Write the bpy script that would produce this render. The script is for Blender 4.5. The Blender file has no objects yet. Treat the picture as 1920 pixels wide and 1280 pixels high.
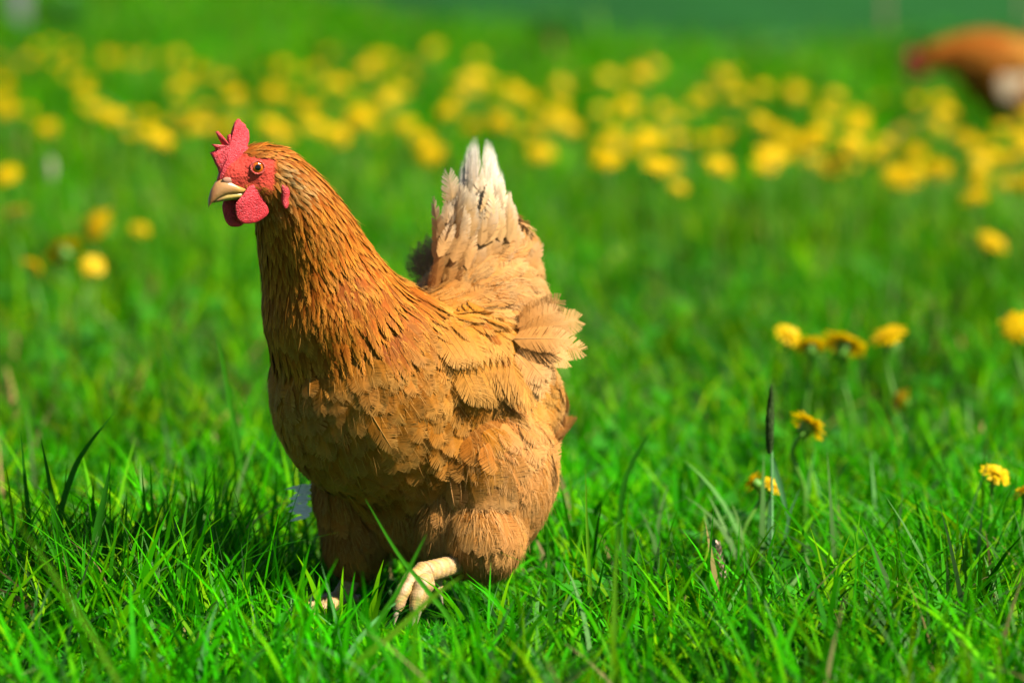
import bpy, bmesh, math, random
import numpy as np
from mathutils import Vector, Matrix, Euler
from mathutils.bvhtree import BVHTree

random.seed(7)
rng = np.random.default_rng(11)
SC = bpy.context.scene
COL = SC.collection
R = math.radians

# ------------------------------------------------------------------ camera, sky, sun, exposure
CAM_H, PITCH, FPX = 0.63, math.atan(797 / 7200), 7200.0
cd = bpy.data.cameras.new('camera')
cam = bpy.data.objects.new('camera', cd)
COL.objects.link(cam)
cam.location = (0, 0, CAM_H)
cam.rotation_euler = (math.pi / 2 - PITCH, 0, 0)
cd.sensor_width = 36
cd.lens = 135
cd.clip_start = 0.05
cd.clip_end = 3000
cd.dof.use_dof = True
cd.dof.focus_distance = 3.34
cd.dof.aperture_fstop = 3.8
cd.dof.aperture_blades = 0
SC.camera = cam

SUN_EL = R(47)
SUN_H = Vector((0.90, -0.43)).normalized()      # horizontal direction towards the sun
to_sun = Vector((SUN_H.x * math.cos(SUN_EL), SUN_H.y * math.cos(SUN_EL), math.sin(SUN_EL)))
w = bpy.data.worlds.new('World')
SC.world = w
w.use_nodes = True
nt = w.node_tree
bg = nt.nodes['Background']
sky = nt.nodes.new('ShaderNodeTexSky')
sky.sky_type = 'NISHITA'
sky.sun_disc = False
sky.sun_elevation = SUN_EL
sky.air_density = 0.65
sky.dust_density = 0.3
sky.sun_rotation = math.atan2(SUN_H.x, SUN_H.y)
nt.links.new(sky.outputs[0], bg.inputs[0])
bg.inputs[1].default_value = 0.05
sd = bpy.data.lights.new('sun', 'SUN')
sd.energy = 5.0
sd.angle = R(0.5)
sd.color = (1.0, 0.95, 0.86)
sun = bpy.data.objects.new('sun', sd)
COL.objects.link(sun)
sun.rotation_euler = (-to_sun).to_track_quat('-Z', 'Y').to_euler()
SC.view_settings.view_transform = 'Standard'
SC.view_settings.look = 'None'
SC.view_settings.exposure = 1.2
SC.view_settings.gamma = 1.0
SC.render.engine = 'CYCLES'
SC.cycles.use_denoising = True
SC.cycles.max_bounces = 6
SC.cycles.diffuse_bounces = 1
SC.cycles.transparent_max_bounces = 6

# ------------------------------------------------------------------ helpers
CF = Vector((0, math.cos(PITCH), -math.sin(PITCH)))
CU = Vector((0, math.sin(PITCH), math.cos(PITCH)))


def ray(x, y):
    return CF + Vector((1, 0, 0)) * ((x - 960) / FPX) + CU * ((640 - y) / FPX)


def at(x, y, d):
    return Vector((0, 0, CAM_H)) + ray(x, y) * d


def at_z(x, y, z):
    r = ray(x, y)
    return Vector((0, 0, CAM_H)) + r * ((z - CAM_H) / r.z)


def tag(o, label=None, cat=None, group=None, kind=None):
    if label: o['label'] = label
    if cat: o['category'] = cat
    if group: o['group'] = group
    if kind: o['kind'] = kind
    return o


def link(name, me, parent=None, loc=None, rot=None):
    o = bpy.data.objects.new(name, me)
    COL.objects.link(o)
    if parent: o.parent = parent
    if loc is not None: o.location = loc
    if rot is not None: o.rotation_euler = rot
    return o


def mesh_np(name, V, tris, mat, col=None, smooth=False, quads=None):
    """V (n,3); tris (m,3); quads (k,4) -> mesh, colour attribute per vertex"""
    me = bpy.data.meshes.new(name)
    V = np.asarray(V, dtype=np.float32)
    nt_ = 0 if tris is None else len(tris)
    nq = 0 if quads is None else len(quads)
    me.vertices.add(len(V))
    me.vertices.foreach_set('co', V.ravel())
    nl = nt_ * 3 + nq * 4
    me.loops.add(nl)
    me.polygons.add(nt_ + nq)
    li, ls, lt = [], [], []
    if nt_:
        li.append(np.asarray(tris, dtype=np.int32).ravel())
        ls.append(np.arange(nt_, dtype=np.int32) * 3)
    if nq:
        li.append(np.asarray(quads, dtype=np.int32).ravel())
        ls.append(nt_ * 3 + np.arange(nq, dtype=np.int32) * 4)
    me.loops.foreach_set('vertex_index', np.concatenate(li))
    me.polygons.foreach_set('loop_start', np.concatenate(ls))
    me.update(calc_edges=True)
    if smooth:
        me.polygons.foreach_set('use_smooth', np.ones(nt_ + nq, dtype=bool))
    if col is not None:
        a = me.attributes.new('col', 'FLOAT_COLOR', 'POINT')
        c = np.ones((len(V), 4), dtype=np.float32)
        c[:, :3] = col
        a.data.foreach_set('color', c.ravel())
    if mat: me.materials.append(mat)
    me.validate()
    return me


def sstep(a, b, x):
    t = np.clip((x - a) / (b - a), 0, 1)
    return t * t * (3 - 2 * t)


# ------------------------------------------------------------------ materials
def new_mat(name):
    m = bpy.data.materials.new(name)
    m.use_nodes = True
    t = m.node_tree
    b = t.nodes['Principled BSDF']
    return m, t, b


def attr_mat(name, rough=0.5, spec=0.3, transl=0.0, objcol=False, noise=0.0, nscale=40, bump=0.0, bscale=300, sheen=0.0, tcol=None, sss=0.0):
    m, t, b = new_mat(name)
    L = t.links.new
    a = t.nodes.new('ShaderNodeAttribute')
    a.attribute_name = 'col'
    src = a.outputs['Color']
    if objcol:
        oi = t.nodes.new('ShaderNodeObjectInfo')
        mx = t.nodes.new('ShaderNodeMix'); mx.data_type = 'RGBA'; mx.blend_type = 'MULTIPLY'
        mx.inputs['Factor'].default_value = 1
        L(src, mx.inputs[6]); L(oi.outputs['Color'], mx.inputs[7]); src = mx.outputs[2]
    if noise:
        tc = t.nodes.new('ShaderNodeTexCoord')
        nz = t.nodes.new('ShaderNodeTexNoise'); nz.inputs['Scale'].default_value = nscale; nz.inputs['Detail'].default_value = 4
        L(tc.outputs['Object'], nz.inputs['Vector'])
        mr = t.nodes.new('ShaderNodeMapRange')
        mr.inputs[1].default_value = .3; mr.inputs[2].default_value = .7
        mr.inputs[3].default_value = 1 - noise; mr.inputs[4].default_value = 1 + noise
        L(nz.outputs[0], mr.inputs[0])
        vm = t.nodes.new('ShaderNodeVectorMath'); vm.operation = 'SCALE'
        L(src, vm.inputs[0]); L(mr.outputs[0], vm.inputs['Scale']); src = vm.outputs[0]
    L(src, b.inputs['Base Color'])
    b.inputs['Roughness'].default_value = rough
    b.inputs['Specular IOR Level'].default_value = spec
    if sheen:
        b.inputs['Sheen Weight'].default_value = sheen
    if sss:
        b.inputs['Subsurface Weight'].default_value = sss
        b.inputs['Subsurface Scale'].default_value = .004
        b.inputs['Subsurface Radius'].default_value = (1, .3, .2)
    if bump:
        tc = t.nodes.new('ShaderNodeTexCoord')
        vo = t.nodes.new('ShaderNodeTexNoise'); vo.inputs['Scale'].default_value = bscale; vo.inputs['Detail'].default_value = 3
        L(tc.outputs['Object'], vo.inputs['Vector'])
        bp = t.nodes.new('ShaderNodeBump'); bp.inputs['Strength'].default_value = bump; bp.inputs['Distance'].default_value = .002
        L(vo.outputs[0], bp.inputs['Height']); L(bp.outputs[0], b.inputs['Normal'])
    if transl:
        tr = t.nodes.new('ShaderNodeBsdfTranslucent')
        L(src, tr.inputs['Color'])
        ms = t.nodes.new('ShaderNodeMixShader'); ms.inputs[0].default_value = transl
        L(b.outputs[0], ms.inputs[1]); L(tr.outputs[0], ms.inputs[2])
        L(ms.outputs[0], t.nodes['Material Output'].inputs['Surface'])
    return m


def flat_mat(name, c, rough=.5, spec=.3, noise=.15, nscale=60, transl=0., bump=0., bscale=200):
    m, t, b = new_mat(name)
    L = t.links.new
    tc = t.nodes.new('ShaderNodeTexCoord')
    nz = t.nodes.new('ShaderNodeTexNoise'); nz.inputs['Scale'].default_value = nscale; nz.inputs['Detail'].default_value = 5
    L(tc.outputs['Object'], nz.inputs['Vector'])
    cr = t.nodes.new('ShaderNodeValToRGB')
    cr.color_ramp.elements[0].position = .3; cr.color_ramp.elements[1].position = .7
    cr.color_ramp.elements[0].color = tuple(x * (1 - noise) for x in c) + (1,)
    cr.color_ramp.elements[1].color = tuple(min(1, x * (1 + noise)) for x in c) + (1,)
    L(nz.outputs[0], cr.inputs[0]); L(cr.outputs[0], b.inputs['Base Color'])
    b.inputs['Roughness'].default_value = rough
    b.inputs['Specular IOR Level'].default_value = spec
    if bump:
        bp = t.nodes.new('ShaderNodeBump'); bp.inputs['Strength'].default_value = bump; bp.inputs['Distance'].default_value = .002
        n2 = t.nodes.new('ShaderNodeTexNoise'); n2.inputs['Scale'].default_value = bscale
        L(tc.outputs['Object'], n2.inputs['Vector'])
        L(n2.outputs[0], bp.inputs['Height']); L(bp.outputs[0], b.inputs['Normal'])
    if transl:
        tr = t.nodes.new('ShaderNodeBsdfTranslucent'); L(cr.outputs[0], tr.inputs['Color'])
        ms = t.nodes.new('ShaderNodeMixShader'); ms.inputs[0].default_value = transl
        L(b.outputs[0], ms.inputs[1]); L(tr.outputs[0], ms.inputs[2])
        L(ms.outputs[0], t.nodes['Material Output'].inputs['Surface'])
    return m


M_GRASS = attr_mat('grass_blade', rough=.55, spec=.04, transl=.4)
M_FEATHER = attr_mat('feather', rough=.65, spec=.10, transl=.06, objcol=True, noise=.10, nscale=220)
M_BODY = attr_mat('skin_and_down', rough=.7, spec=.06, noise=.14, nscale=260, bump=.8, bscale=420)
M_RED = attr_mat('red_skin', rough=.40, spec=.45, noise=.22, nscale=300, bump=.85, bscale=850, sss=.06)
M_HORN = attr_mat('horn', rough=.35, spec=.45, noise=.06, nscale=120, bump=.1, bscale=400)
M_SCALE = attr_mat('leg_scales', rough=.45, spec=.4, noise=.12, nscale=300, bump=.4, bscale=700)
M_PETAL = flat_mat('dandelion_petal', (.76, .49, .0003), rough=.5, spec=.2, noise=.10, nscale=90, transl=.4)
M_STEM = flat_mat('plant_stem', (.10, .26, .02), rough=.5, transl=.1)
M_LEAF = flat_mat('weed_leaf', (.035, .20, .012), rough=.45, spec=.35, transl=.3, noise=.3, nscale=30)
M_POST = flat_mat('weathered_wood', (.17, .18, .165), rough=.8, noise=.25, nscale=18, bump=.5)
M_STAKE = flat_mat('brown_wood', (.22, .15, .09), rough=.8, noise=.25, nscale=25, bump=.5)


def ground_mat(name, c0, c1, scale):
    m, t, b = new_mat(name)
    L = t.links.new
    tc = t.nodes.new('ShaderNodeTexCoord')
    nz = t.nodes.new('ShaderNodeTexNoise'); nz.inputs['Scale'].default_value = scale; nz.inputs['Detail'].default_value = 8
    nz.inputs['Roughness'].default_value = .7
    L(tc.outputs['Object'], nz.inputs['Vector'])
    cr = t.nodes.new('ShaderNodeValToRGB')
    cr.color_ramp.elements[0].position = .35; cr.color_ramp.elements[1].position = .68
    cr.color_ramp.elements[0].color = c0 + (1,); cr.color_ramp.elements[1].color = c1 + (1,)
    L(nz.outputs[0], cr.inputs[0]); L(cr.outputs[0], b.inputs['Base Color'])
    b.inputs['Roughness'].default_value = .9; b.inputs['Specular IOR Level'].default_value = .1
    bp = t.nodes.new('ShaderNodeBump'); bp.inputs['Strength'].default_value = .8; bp.inputs['Distance'].default_value = .02
    L(nz.outputs[0], bp.inputs['Height']); L(bp.outputs[0], b.inputs['Normal'])
    return m


# ------------------------------------------------------------------ ground
def field_edge(X):
    """distance at which the meadow ends and the bluish crop field begins"""
    px = X / 20 * FPX + 960
    y = np.interp(px, [-1500, 100, 480, 760, 1000, 1250, 1420, 1600, 1800, 2100, 3500],
                  [-60, -40, 8, 40, 66, 96, 112, 84, 92, 70, 0])
    return CAM_H * FPX / (y + 157) + .35 * np.sin(X * 2.1) + .2 * np.sin(X * 5.3 + 1)


M_SOIL = ground_mat('meadow_floor', (.012, .03, .004), (.03, .10, .008), 9)
M_FIELD = ground_mat('crop_field', (.006, .055, .005), (.009, .074, .008), 1.3)
xs = np.concatenate([[-900, -200, -60, -20], np.linspace(-8, 8, 60), [20, 60, 200, 900]])
ys = np.concatenate([[-400, -50, -10], np.linspace(0, 34, 110), [45, 80, 200, 700, 2200]])
V = np.array([(x, y, -0.004 + (.006 * math.sin(x * 5 + y * 2.1) + .005 * math.sin(y * 6.3 - x * 3) - .007 if abs(x) < 9 and 0 < y < 34.5 else -.012)) for y in ys for x in xs])
nx = len(xs)
Q = np.array([(j * nx + i, j * nx + i + 1, (j + 1) * nx + i + 1, (j + 1) * nx + i) for j in range(len(ys) - 1) for i in range(nx - 1)])
tag(link('ground', mesh_np('ground', V, None, M_SOIL, quads=Q, smooth=True)), kind='structure')
# far crop field: sheet beyond the meadow's uneven edge
xs = np.concatenate([[-900, -300, -80, -30], np.linspace(-14, 14, 120), [30, 80, 300, 900]])
e = field_edge(np.clip(xs, -14, 14))
V = np.concatenate([np.c_[xs, e, np.full(len(xs), .006)], np.c_[xs, e + .5, np.full(len(xs), .05)], np.c_[xs, np.full(len(xs), 2100.), np.full(len(xs), .05)]])
nx = len(xs)
Q = np.array([(j * nx + i, j * nx + i + 1, (j + 1) * nx + i + 1, (j + 1) * nx + i) for j in range(2) for i in range(nx - 1)])
tag(link('crop_field', mesh_np('crop_field', V, None, M_FIELD, quads=Q, smooth=True)), kind='structure')

# ------------------------------------------------------------------ the foreground hen's frame (needed to keep grass out of it)
HEN_A = 40
HEN_LOC = Vector((-0.09, 3.45, 0))
HEN_M = Matrix.Translation(HEN_LOC) @ Matrix.Rotation(math.atan2(-math.cos(R(HEN_A)), -math.sin(R(HEN_A))), 4, 'Z')
HEN_I = HEN_M.inverted()


def hl(x, y, d):
    return HEN_I @ at(x, y, d)


# ------------------------------------------------------------------ grass
PAL = np.array([(.036, .31, .0), (.085, .35, .0), (.020, .21, .0), (.17, .40, .001), (.11, .26, .06), (.32, .24, .09), (.035, .20, .006)])
PALW = np.array([.32, .22, .20, .09, .08, .012, .08])


def blades(x, y, H, W, seg, lean, bend, palw=PALW, az=None, fold=.25):
    n = len(x)
    if az is None: az = rng.uniform(0, 2 * np.pi, n)
    d = np.c_[np.cos(az), np.sin(az), np.zeros(n)]
    tw = az + np.pi / 2 + rng.normal(0, .7, n)
    wd = np.c_[np.cos(tw), np.sin(tw), np.zeros(n)]
    ci = rng.choice(len(PAL), n, p=palw / palw.sum())
    pat = clump(x + 3.1, y * .8, 1.1) + .6 * clump(x - 1.7, y + 2.2, 2.7)
    yel = clump(x * .7 + 9, y * .6, .8)
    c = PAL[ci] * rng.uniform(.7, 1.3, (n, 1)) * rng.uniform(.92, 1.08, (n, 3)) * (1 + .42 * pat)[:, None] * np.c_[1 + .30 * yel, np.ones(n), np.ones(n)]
    Vs, Cs = [], []
    k = 2 * seg + 1
    for s in range(seg + 1):
        t = s / seg
        horiz = H * (lean * t + bend * t ** 2.2)
        vert = H * np.maximum(.12 * t, t - .45 * bend * t ** 2.5) * np.sqrt(np.maximum(.15, 1 - (lean * .8) ** 2))
        P = np.c_[x, y, np.full(n, -.01)] + d * horiz[:, None]
        P[:, 2] += vert
        ww = W * (.75 + .5 * t if t < .5 else 1.0) * (1 - t ** 2.2)
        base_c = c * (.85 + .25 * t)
        if s < seg:
            Vs += [P - wd * (ww / 2)[:, None], P + wd * (ww / 2)[:, None]]
            Cs += [base_c, base_c]
        else:
            Vs.append(P); Cs.append(base_c)
    V = np.stack(Vs, 1).reshape(-1, 3)
    C = np.stack(Cs, 1).reshape(-1, 3)
    T = []
    for s in range(seg - 1):
        a = 2 * s
        T += [(a, a + 1, a + 3), (a, a + 3, a + 2)]
    T.append((2 * seg - 2, 2 * seg - 1, 2 * seg))
    T = np.array(T)
    TT = (T[None] + (np.arange(n) * k)[:, None, None]).reshape(-1, 3)
    return V, TT, C


def join(parts):
    V, T, C, o = [], [], [], 0
    for v, t, c in parts:
        V.append(v); T.append(t + o); C.append(c); o += len(v)
    return np.concatenate(V), np.concatenate(T), np.concatenate(C)


def scatter(d0, d1, dens, marg=1.25):
    area = (.1333 * marg) * (d1 * d1 - d0 * d0) + .24 * (d1 - d0)
    n = int(area * dens)
    d = np.sqrt(rng.uniform(d0 * d0, d1 * d1, n))
    x = rng.uniform(-1, 1, n) * (.1333 * marg * d + .12)
    return x, d


def clump(x, y, f=1.0):
    return (np.sin(x * 7.1 * f + 2 * np.sin(y * 3.3 * f)) * np.sin(y * 6.2 * f + 1.7 * np.sin(x * 4.1 * f)) + .5 * np.sin(x * 17 * f + y * 9 * f) * np.sin(y * 15 * f - x * 5 * f)) / 1.5


def limit_hen(x, y, H):
    """shorter grass where the hen stands and between her lifted foot and the lens"""
    p = np.c_[x, y, np.zeros(len(x)), np.ones(len(x))] @ np.array(HEN_I).T
    r = np.sqrt((p[:, 0] / .15) ** 2 + (p[:, 1] / .12) ** 2)
    H = np.where(r < 1.0, np.minimum(H, .035), H)
    foot = at(800, 1100, 3.38)
    fx = x / y * foot.y
    inlane = (np.abs(fx - foot.x) < .045) & (y > 2.9) & (y < 3.40)
    # a blade tip may not rise above the sight line to the foot
    cap = CAM_H - y * (1142 + 157) / FPX
    H = np.where(inlane, np.minimum(H, np.maximum(.02, cap)), H)
    lane2 = (x / y * FPX + 960 > 540) & (x / y * FPX + 960 < 1010) & (y < 3.40) & (y > 2.6)
    cap2 = CAM_H - y * (1050 + 157) / FPX
    H = np.where(lane2 & ~inlane, np.minimum(H, np.maximum(.03, cap2 + .01 * np.abs(rng.normal(0, 1, len(x))))), H)
    return H


parts = []
# near: long blades in uneven tufts, with a short bottom layer
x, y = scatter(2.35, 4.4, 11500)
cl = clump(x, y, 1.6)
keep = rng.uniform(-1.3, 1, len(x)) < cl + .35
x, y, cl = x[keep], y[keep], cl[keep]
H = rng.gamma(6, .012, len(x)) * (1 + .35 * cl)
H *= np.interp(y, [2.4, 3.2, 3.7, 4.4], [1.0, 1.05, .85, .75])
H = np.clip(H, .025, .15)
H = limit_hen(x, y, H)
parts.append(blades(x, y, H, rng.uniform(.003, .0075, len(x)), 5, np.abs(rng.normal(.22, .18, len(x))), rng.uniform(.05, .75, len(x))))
x, y = scatter(2.35, 4.6, 15000)
H = limit_hen(x, y, rng.uniform(.015, .05, len(x)))
parts.append(blades(x, y, H, rng.uniform(.0015, .004, len(x)), 3, rng.uniform(0, .8, len(x)), rng.uniform(.1, .9, len(x))))
# lush tuft in the left foreground, reaching up beside the breast
n = 900
x = rng.normal(-.36, .09, n); y = rng.normal(3.42, .10, n)
H = np.clip(rng.normal(.105, .03, n), .04, .17)
H = limit_hen(x, y, H)
parts.append(blades(x, y, H, rng.uniform(.003, .0066, n), 6, np.abs(rng.normal(.15, .12, n)), rng.uniform(.05, .55, n)))
# broad single blades standing out of the sward
n = 260
x = rng.uniform(-.52, .52, n); y = rng.uniform(2.6, 3.9, n)
x[:90] = rng.uniform(-.5, -.12, 90); y[:90] = rng.uniform(2.75, 3.35, 90)
H = limit_hen(x, y, np.clip(rng.normal(.11, .03, n), .05, .18))
parts.append(blades(x, y, H, rng.uniform(.0055, .0085, n), 7, np.abs(rng.normal(.12, .15, n)), rng.uniform(.05, .6, n), palw=np.array([.4, .2, .25, .05, .1, .01, .05])))
# fine dark tuft at the right
n = 700
x = rng.normal(.385, .045, n); y = rng.normal(3.62, .06, n)
parts.append(blades(x, y, np.clip(rng.normal(.085, .02, n), .03, .13), rng.uniform(.001, .0022, n), 5, rng.uniform(.3, .8, n), rng.uniform(.1, .5, n),
                    palw=np.array([.2, 0, .8, 0, 0, 0, .1]), az=rng.normal(.3, .5, n)))
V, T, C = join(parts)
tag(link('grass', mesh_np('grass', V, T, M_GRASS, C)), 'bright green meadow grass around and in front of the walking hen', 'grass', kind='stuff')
parts = []
x, y = scatter(4.4, 9.2, 4600)
cl = clump(x, y, .9)
keep = rng.uniform(-1.0, 1, len(x)) < cl * 1.3 + .3
x, y, cl = x[keep], y[keep], cl[keep]
H = np.clip(rng.gamma(5, .0125, len(x)) * (1 + .8 * cl), .02, .18)
parts.append(blades(x, y, H, rng.uniform(.003, .008, len(x)), 3, np.abs(rng.normal(.2, .2, len(x))), rng.uniform(.05, .8, len(x))))
x, y = scatter(9.2, 33, 650)
keep = y < field_edge(x) + rng.uniform(-.4, .8, len(x))
x, y = x[keep], y[keep]
cl = clump(x, y, .5)
H = np.clip(rng.gamma(6, .016, len(x)) * (1 + .4 * cl), .03, .24)
parts.append(blades(x, y, H, rng.uniform(.008, .02, len(x)), 2, np.abs(rng.normal(.2, .2, len(x))), rng.uniform(.05, .8, len(x)), palw=np.array([.4, .15, .3, .06, .05, .01, .1])))
V, T, C = join(parts)
C = C * np.array((1.3, .90, 1.0))
tag(link('distant_grass', mesh_np('distant_grass', V, T, M_GRASS, C)), 'soft blurred meadow grass stretching away behind the hen', 'grass', kind='stuff')


# feathery yarrow and clover leaves low in the sward
def ground_cover():
    V, T, C, o = [], [], [], 0
    x, y = scatter(2.4, 4.6, 420)
    for px, py in zip(x, y):
        az = random.uniform(0, 6.283); L = random.uniform(.025, .06)
        up = random.uniform(.25, .9)
        d = Vector((math.cos(az) * (1 - up * .6), math.sin(az) * (1 - up * .6), up)).normalized()
        s = Vector((-math.sin(az), math.cos(az), 0))
        nrm = d.cross(s)
        c = np.array((.05, .26, .006)) * random.uniform(.7, 1.3)
        b = Vector((px, py, .002))
        m = 11
        for i in range(m):
            t = (i + 1) / m
            p = b + d * (L * t) - Vector((0, 0, 1)) * (L * .35 * t * t)
            ll = L * .22 * math.sin(math.pi * min(1, .12 + t * .9)) + .001
            for sg in (-1, 1):
                for dv in (.3, .95):
                    q = p + (s * sg + d * dv + nrm * random.uniform(-.5, .5)) * (ll * (1 if dv > .5 else .8))
                    V += [p - d * .0006, p + d * .0007, q]; T.append((o, o + 1, o + 2)); C += [c, c * .95, c * 1.15]; o += 3
    return np.array([tuple(v) for v in V]), np.array(T), np.array(C)


V, T, C = ground_cover()
tag(link('yarrow_leaves', mesh_np('yarrow_leaves', V, T, M_GRASS, C)), 'feathery low yarrow leaves growing among the near grass', 'ground cover', kind='stuff')


def clover_cover():
    V, T, C, o = [], [], [], 0
    x, y = scatter(3.2, 7.0, 170)
    for px, py in zip(x, y):
        q = HEN_I @ Vector((px, py, 0))
        if (q.x / .17) ** 2 + (q.y / .14) ** 2 < 1: continue
        z = random.uniform(.02, .05); rr = random.uniform(.004, .009)
        c = np.array((.035, .21, .012)) * random.uniform(.7, 1.4)
        tilt = Euler((random.uniform(-.6, .6), random.uniform(-.6, .6), random.uniform(0, 6.28))).to_matrix()
        for k in range(3):
            a = k * 2.094
            ctr = Vector((math.cos(a), math.sin(a), .15)) * rr
            ring = [Vector((px, py, z))]
            for j in range(7):
                b = a + math.pi + j / 6 * 5.2 - 2.6 + math.pi
                ring.append(Vector((px, py, z)) + tilt @ (ctr + Vector((math.cos(b), math.sin(b), .1 * (j % 2))) * rr * .9))
            for v in ring: V.append(tuple(v)); C.append(c)
            for j in range(1, 7): T.append((o, o + j, o + j + 1))
            o += 8
        V += [(px - .0007, py, 0), (px + .0007, py, 0), (px, py, z)]; C += [c * 1.2] * 3; T.append((o, o + 1, o + 2)); o += 3
    return np.array(V), np.array(T), np.array(C)


V, T, C = clover_cover()
tag(link('clover_leaves', mesh_np('clover_leaves', V, T, M_GRASS, C)), 'low round clover leaves scattered through the lawn behind the hen', 'ground cover', kind='stuff')


# the meadow goes on to both sides of the frame
def side_scatter(d0, d1, dens, m1):
    n = int(.1333 * (m1 - 1.2) * (d1 * d1 - d0 * d0) * dens + .3 * (d1 - d0) * dens)
    d = np.sqrt(rng.uniform(d0 * d0, d1 * d1, n))
    x = (.1333 * 1.25 * d + .10 + rng.uniform(0, 1, n) * (.1333 * (m1 - 1.25) * d + .25)) * rng.choice([-1, 1], n)
    return x, d


parts = []
x, y = side_scatter(2.0, 4.6, 9000, 2.6)
parts.append(blades(x, y, np.clip(rng.gamma(6, .0115, len(x)), .025, .15), rng.uniform(.003, .0075, len(x)), 4, np.abs(rng.normal(.22, .18, len(x))), rng.uniform(.05, .75, len(x))))
x, y = side_scatter(4.4, 9.4, 3300, 2.6)
v_, t_, c_ = blades(x, y, np.clip(rng.gamma(5, .0125, len(x)), .02, .18), rng.uniform(.003, .008, len(x)), 3, np.abs(rng.normal(.2, .2, len(x))), rng.uniform(.05, .8, len(x)))
parts.append((v_, t_, c_ * np.array((1.3, .9, 1.0))))
x, y = side_scatter(9.2, 33, 480, 2.4)
keep = y < field_edge(np.clip(x, -14, 14)) + rng.uniform(-.4, .8, len(x))
x, y = x[keep], y[keep]
v_, t_, c_ = blades(x, y, np.clip(rng.gamma(6, .016, len(x)), .03, .24), rng.uniform(.010, .024, len(x)), 2, np.abs(rng.normal(.2, .2, len(x))), rng.uniform(.05, .8, len(x)))
parts.append((v_, t_, c_ * np.array((1.3, .9, 1.0))))
V, T, C = join(parts)
tag(link('outer_grass', mesh_np('outer_grass', V, T, M_GRASS, C)), 'green meadow grass continuing past the left and right picture edges', 'grass', kind='stuff')


# ------------------------------------------------------------------ tubes and ribbons
def catmull(P, n):
    P = [Vector(p) for p in P]
    P = [P[0] * 2 - P[1]] + P + [P[-1] * 2 - P[-2]]
    out = []
    for i in range(1, len(P) - 2):
        for k in range(n):
            t = k / n
            a, b, c, d = P[i - 1], P[i], P[i + 1], P[i + 2]
            out.append(.5 * ((2 * b) + (c - a) * t + (2 * a - 5 * b + 4 * c - d) * t * t + (3 * b - a - 3 * c + d) * t ** 3))
    out.append(P[-2])
    return out


def tube(path, rad, sides=10, n=6, ripple=None, flat=1.0, cap=True):
    """path control points, rad same length -> V, quads+tris as tris"""
    P = catmull(path, n)
    rr = np.interp(np.linspace(0, len(path) - 1, len(P)), np.arange(len(path)), rad)
    V, T = [], []
    up = Vector((0, 0, 1))
    prev = None
    for i, p in enumerate(P):
        t = (P[min(i + 1, len(P) - 1)] - P[max(i - 1, 0)]).normalized()
        a = prev if prev is not None else (up.cross(t) if abs(t.z) < .9 else Vector((1, 0, 0)).cross(t))
        a = (a - t * a.dot(t)).normalized(); prev = a
        b = t.cross(a)
        r = rr[i]
        if ripple: r *= 1 + ripple * (1 if i % 2 else -1)
        for k in range(sides):
            an = 2 * math.pi * k / sides
            V.append(p + a * (r * math.cos(an)) + b * (r * flat * math.sin(an)))
    m = len(P)
    for i in range(m - 1):
        for k in range(sides):
            q = [i * sides + k, i * sides + (k + 1) % sides, (i + 1) * sides + (k + 1) % sides, (i + 1) * sides + k]
            T += [(q[0], q[1], q[2]), (q[0], q[2], q[3])]
    if cap:
        V.append(P[0]); V.append(P[-1])
        for k in range(sides):
            T.append((m * sides, (k + 1) % sides, k)); T.append((m * sides + 1, (m - 1) * sides + k, (m - 1) * sides + (k + 1) % sides))
    return np.array([tuple(v) for v in V]), np.array(T)


# ------------------------------------------------------------------ dandelions
def dandelion_head_geo(r, openness, seed, petals=56):
    rn = random.Random(seed)
    V, T, o = [], [], 0
    for layer in range(4):
        m = petals // 4 + (4 if layer == 0 else 0)
        for i in range(m):
            a = 2 * math.pi * (i + rn.random() * .7) / m + layer
            lift = [.05, .35, .7, 1.1][layer] * (1.6 - openness) + rn.uniform(-.12, .12)
            L = r * [1, .86, .66, .42][layer] * rn.uniform(.85, 1.08)
            wd = r * .10
            ca, sa = math.cos(a), math.sin(a)
            for (t0, t1, w0, w1) in ((.05, .6, .5, 1.), (.6, 1., 1., .8)):
                p0 = (ca * L * t0 * math.cos(lift), sa * L * t0 * math.cos(lift), L * t0 * math.sin(lift) + r * .12)
                zz = L * t1 * math.sin(lift) - (r * .12 * (t1 > .9) * openness) + r * .12
                p1 = (ca * L * t1 * math.cos(lift), sa * L * t1 * math.cos(lift), zz)
                V += [(p0[0] - sa * wd * w0, p0[1] + ca * wd * w0, p0[2]), (p0[0] + sa * wd * w0, p0[1] - ca * wd * w0, p0[2]),
                      (p1[0] + sa * wd * w1, p1[1] - ca * wd * w1, p1[2]), (p1[0] - sa * wd * w1, p1[1] + ca * wd * w1, p1[2])]
                T += [(o, o + 1, o + 2), (o, o + 2, o + 3)]; o += 4
    V.append((0, 0, r * .42)); c0 = o
    for k in range(12):
        a = 2 * math.pi * k / 12
        V.append((math.cos(a) * r * .42, math.sin(a) * r * .42, r * (.26 + .05 * (k % 2))))
        T.append((c0, c0 + 1 + k, c0 + 1 + (k + 1) % 12))
    return np.array(V), np.array(T)


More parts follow.
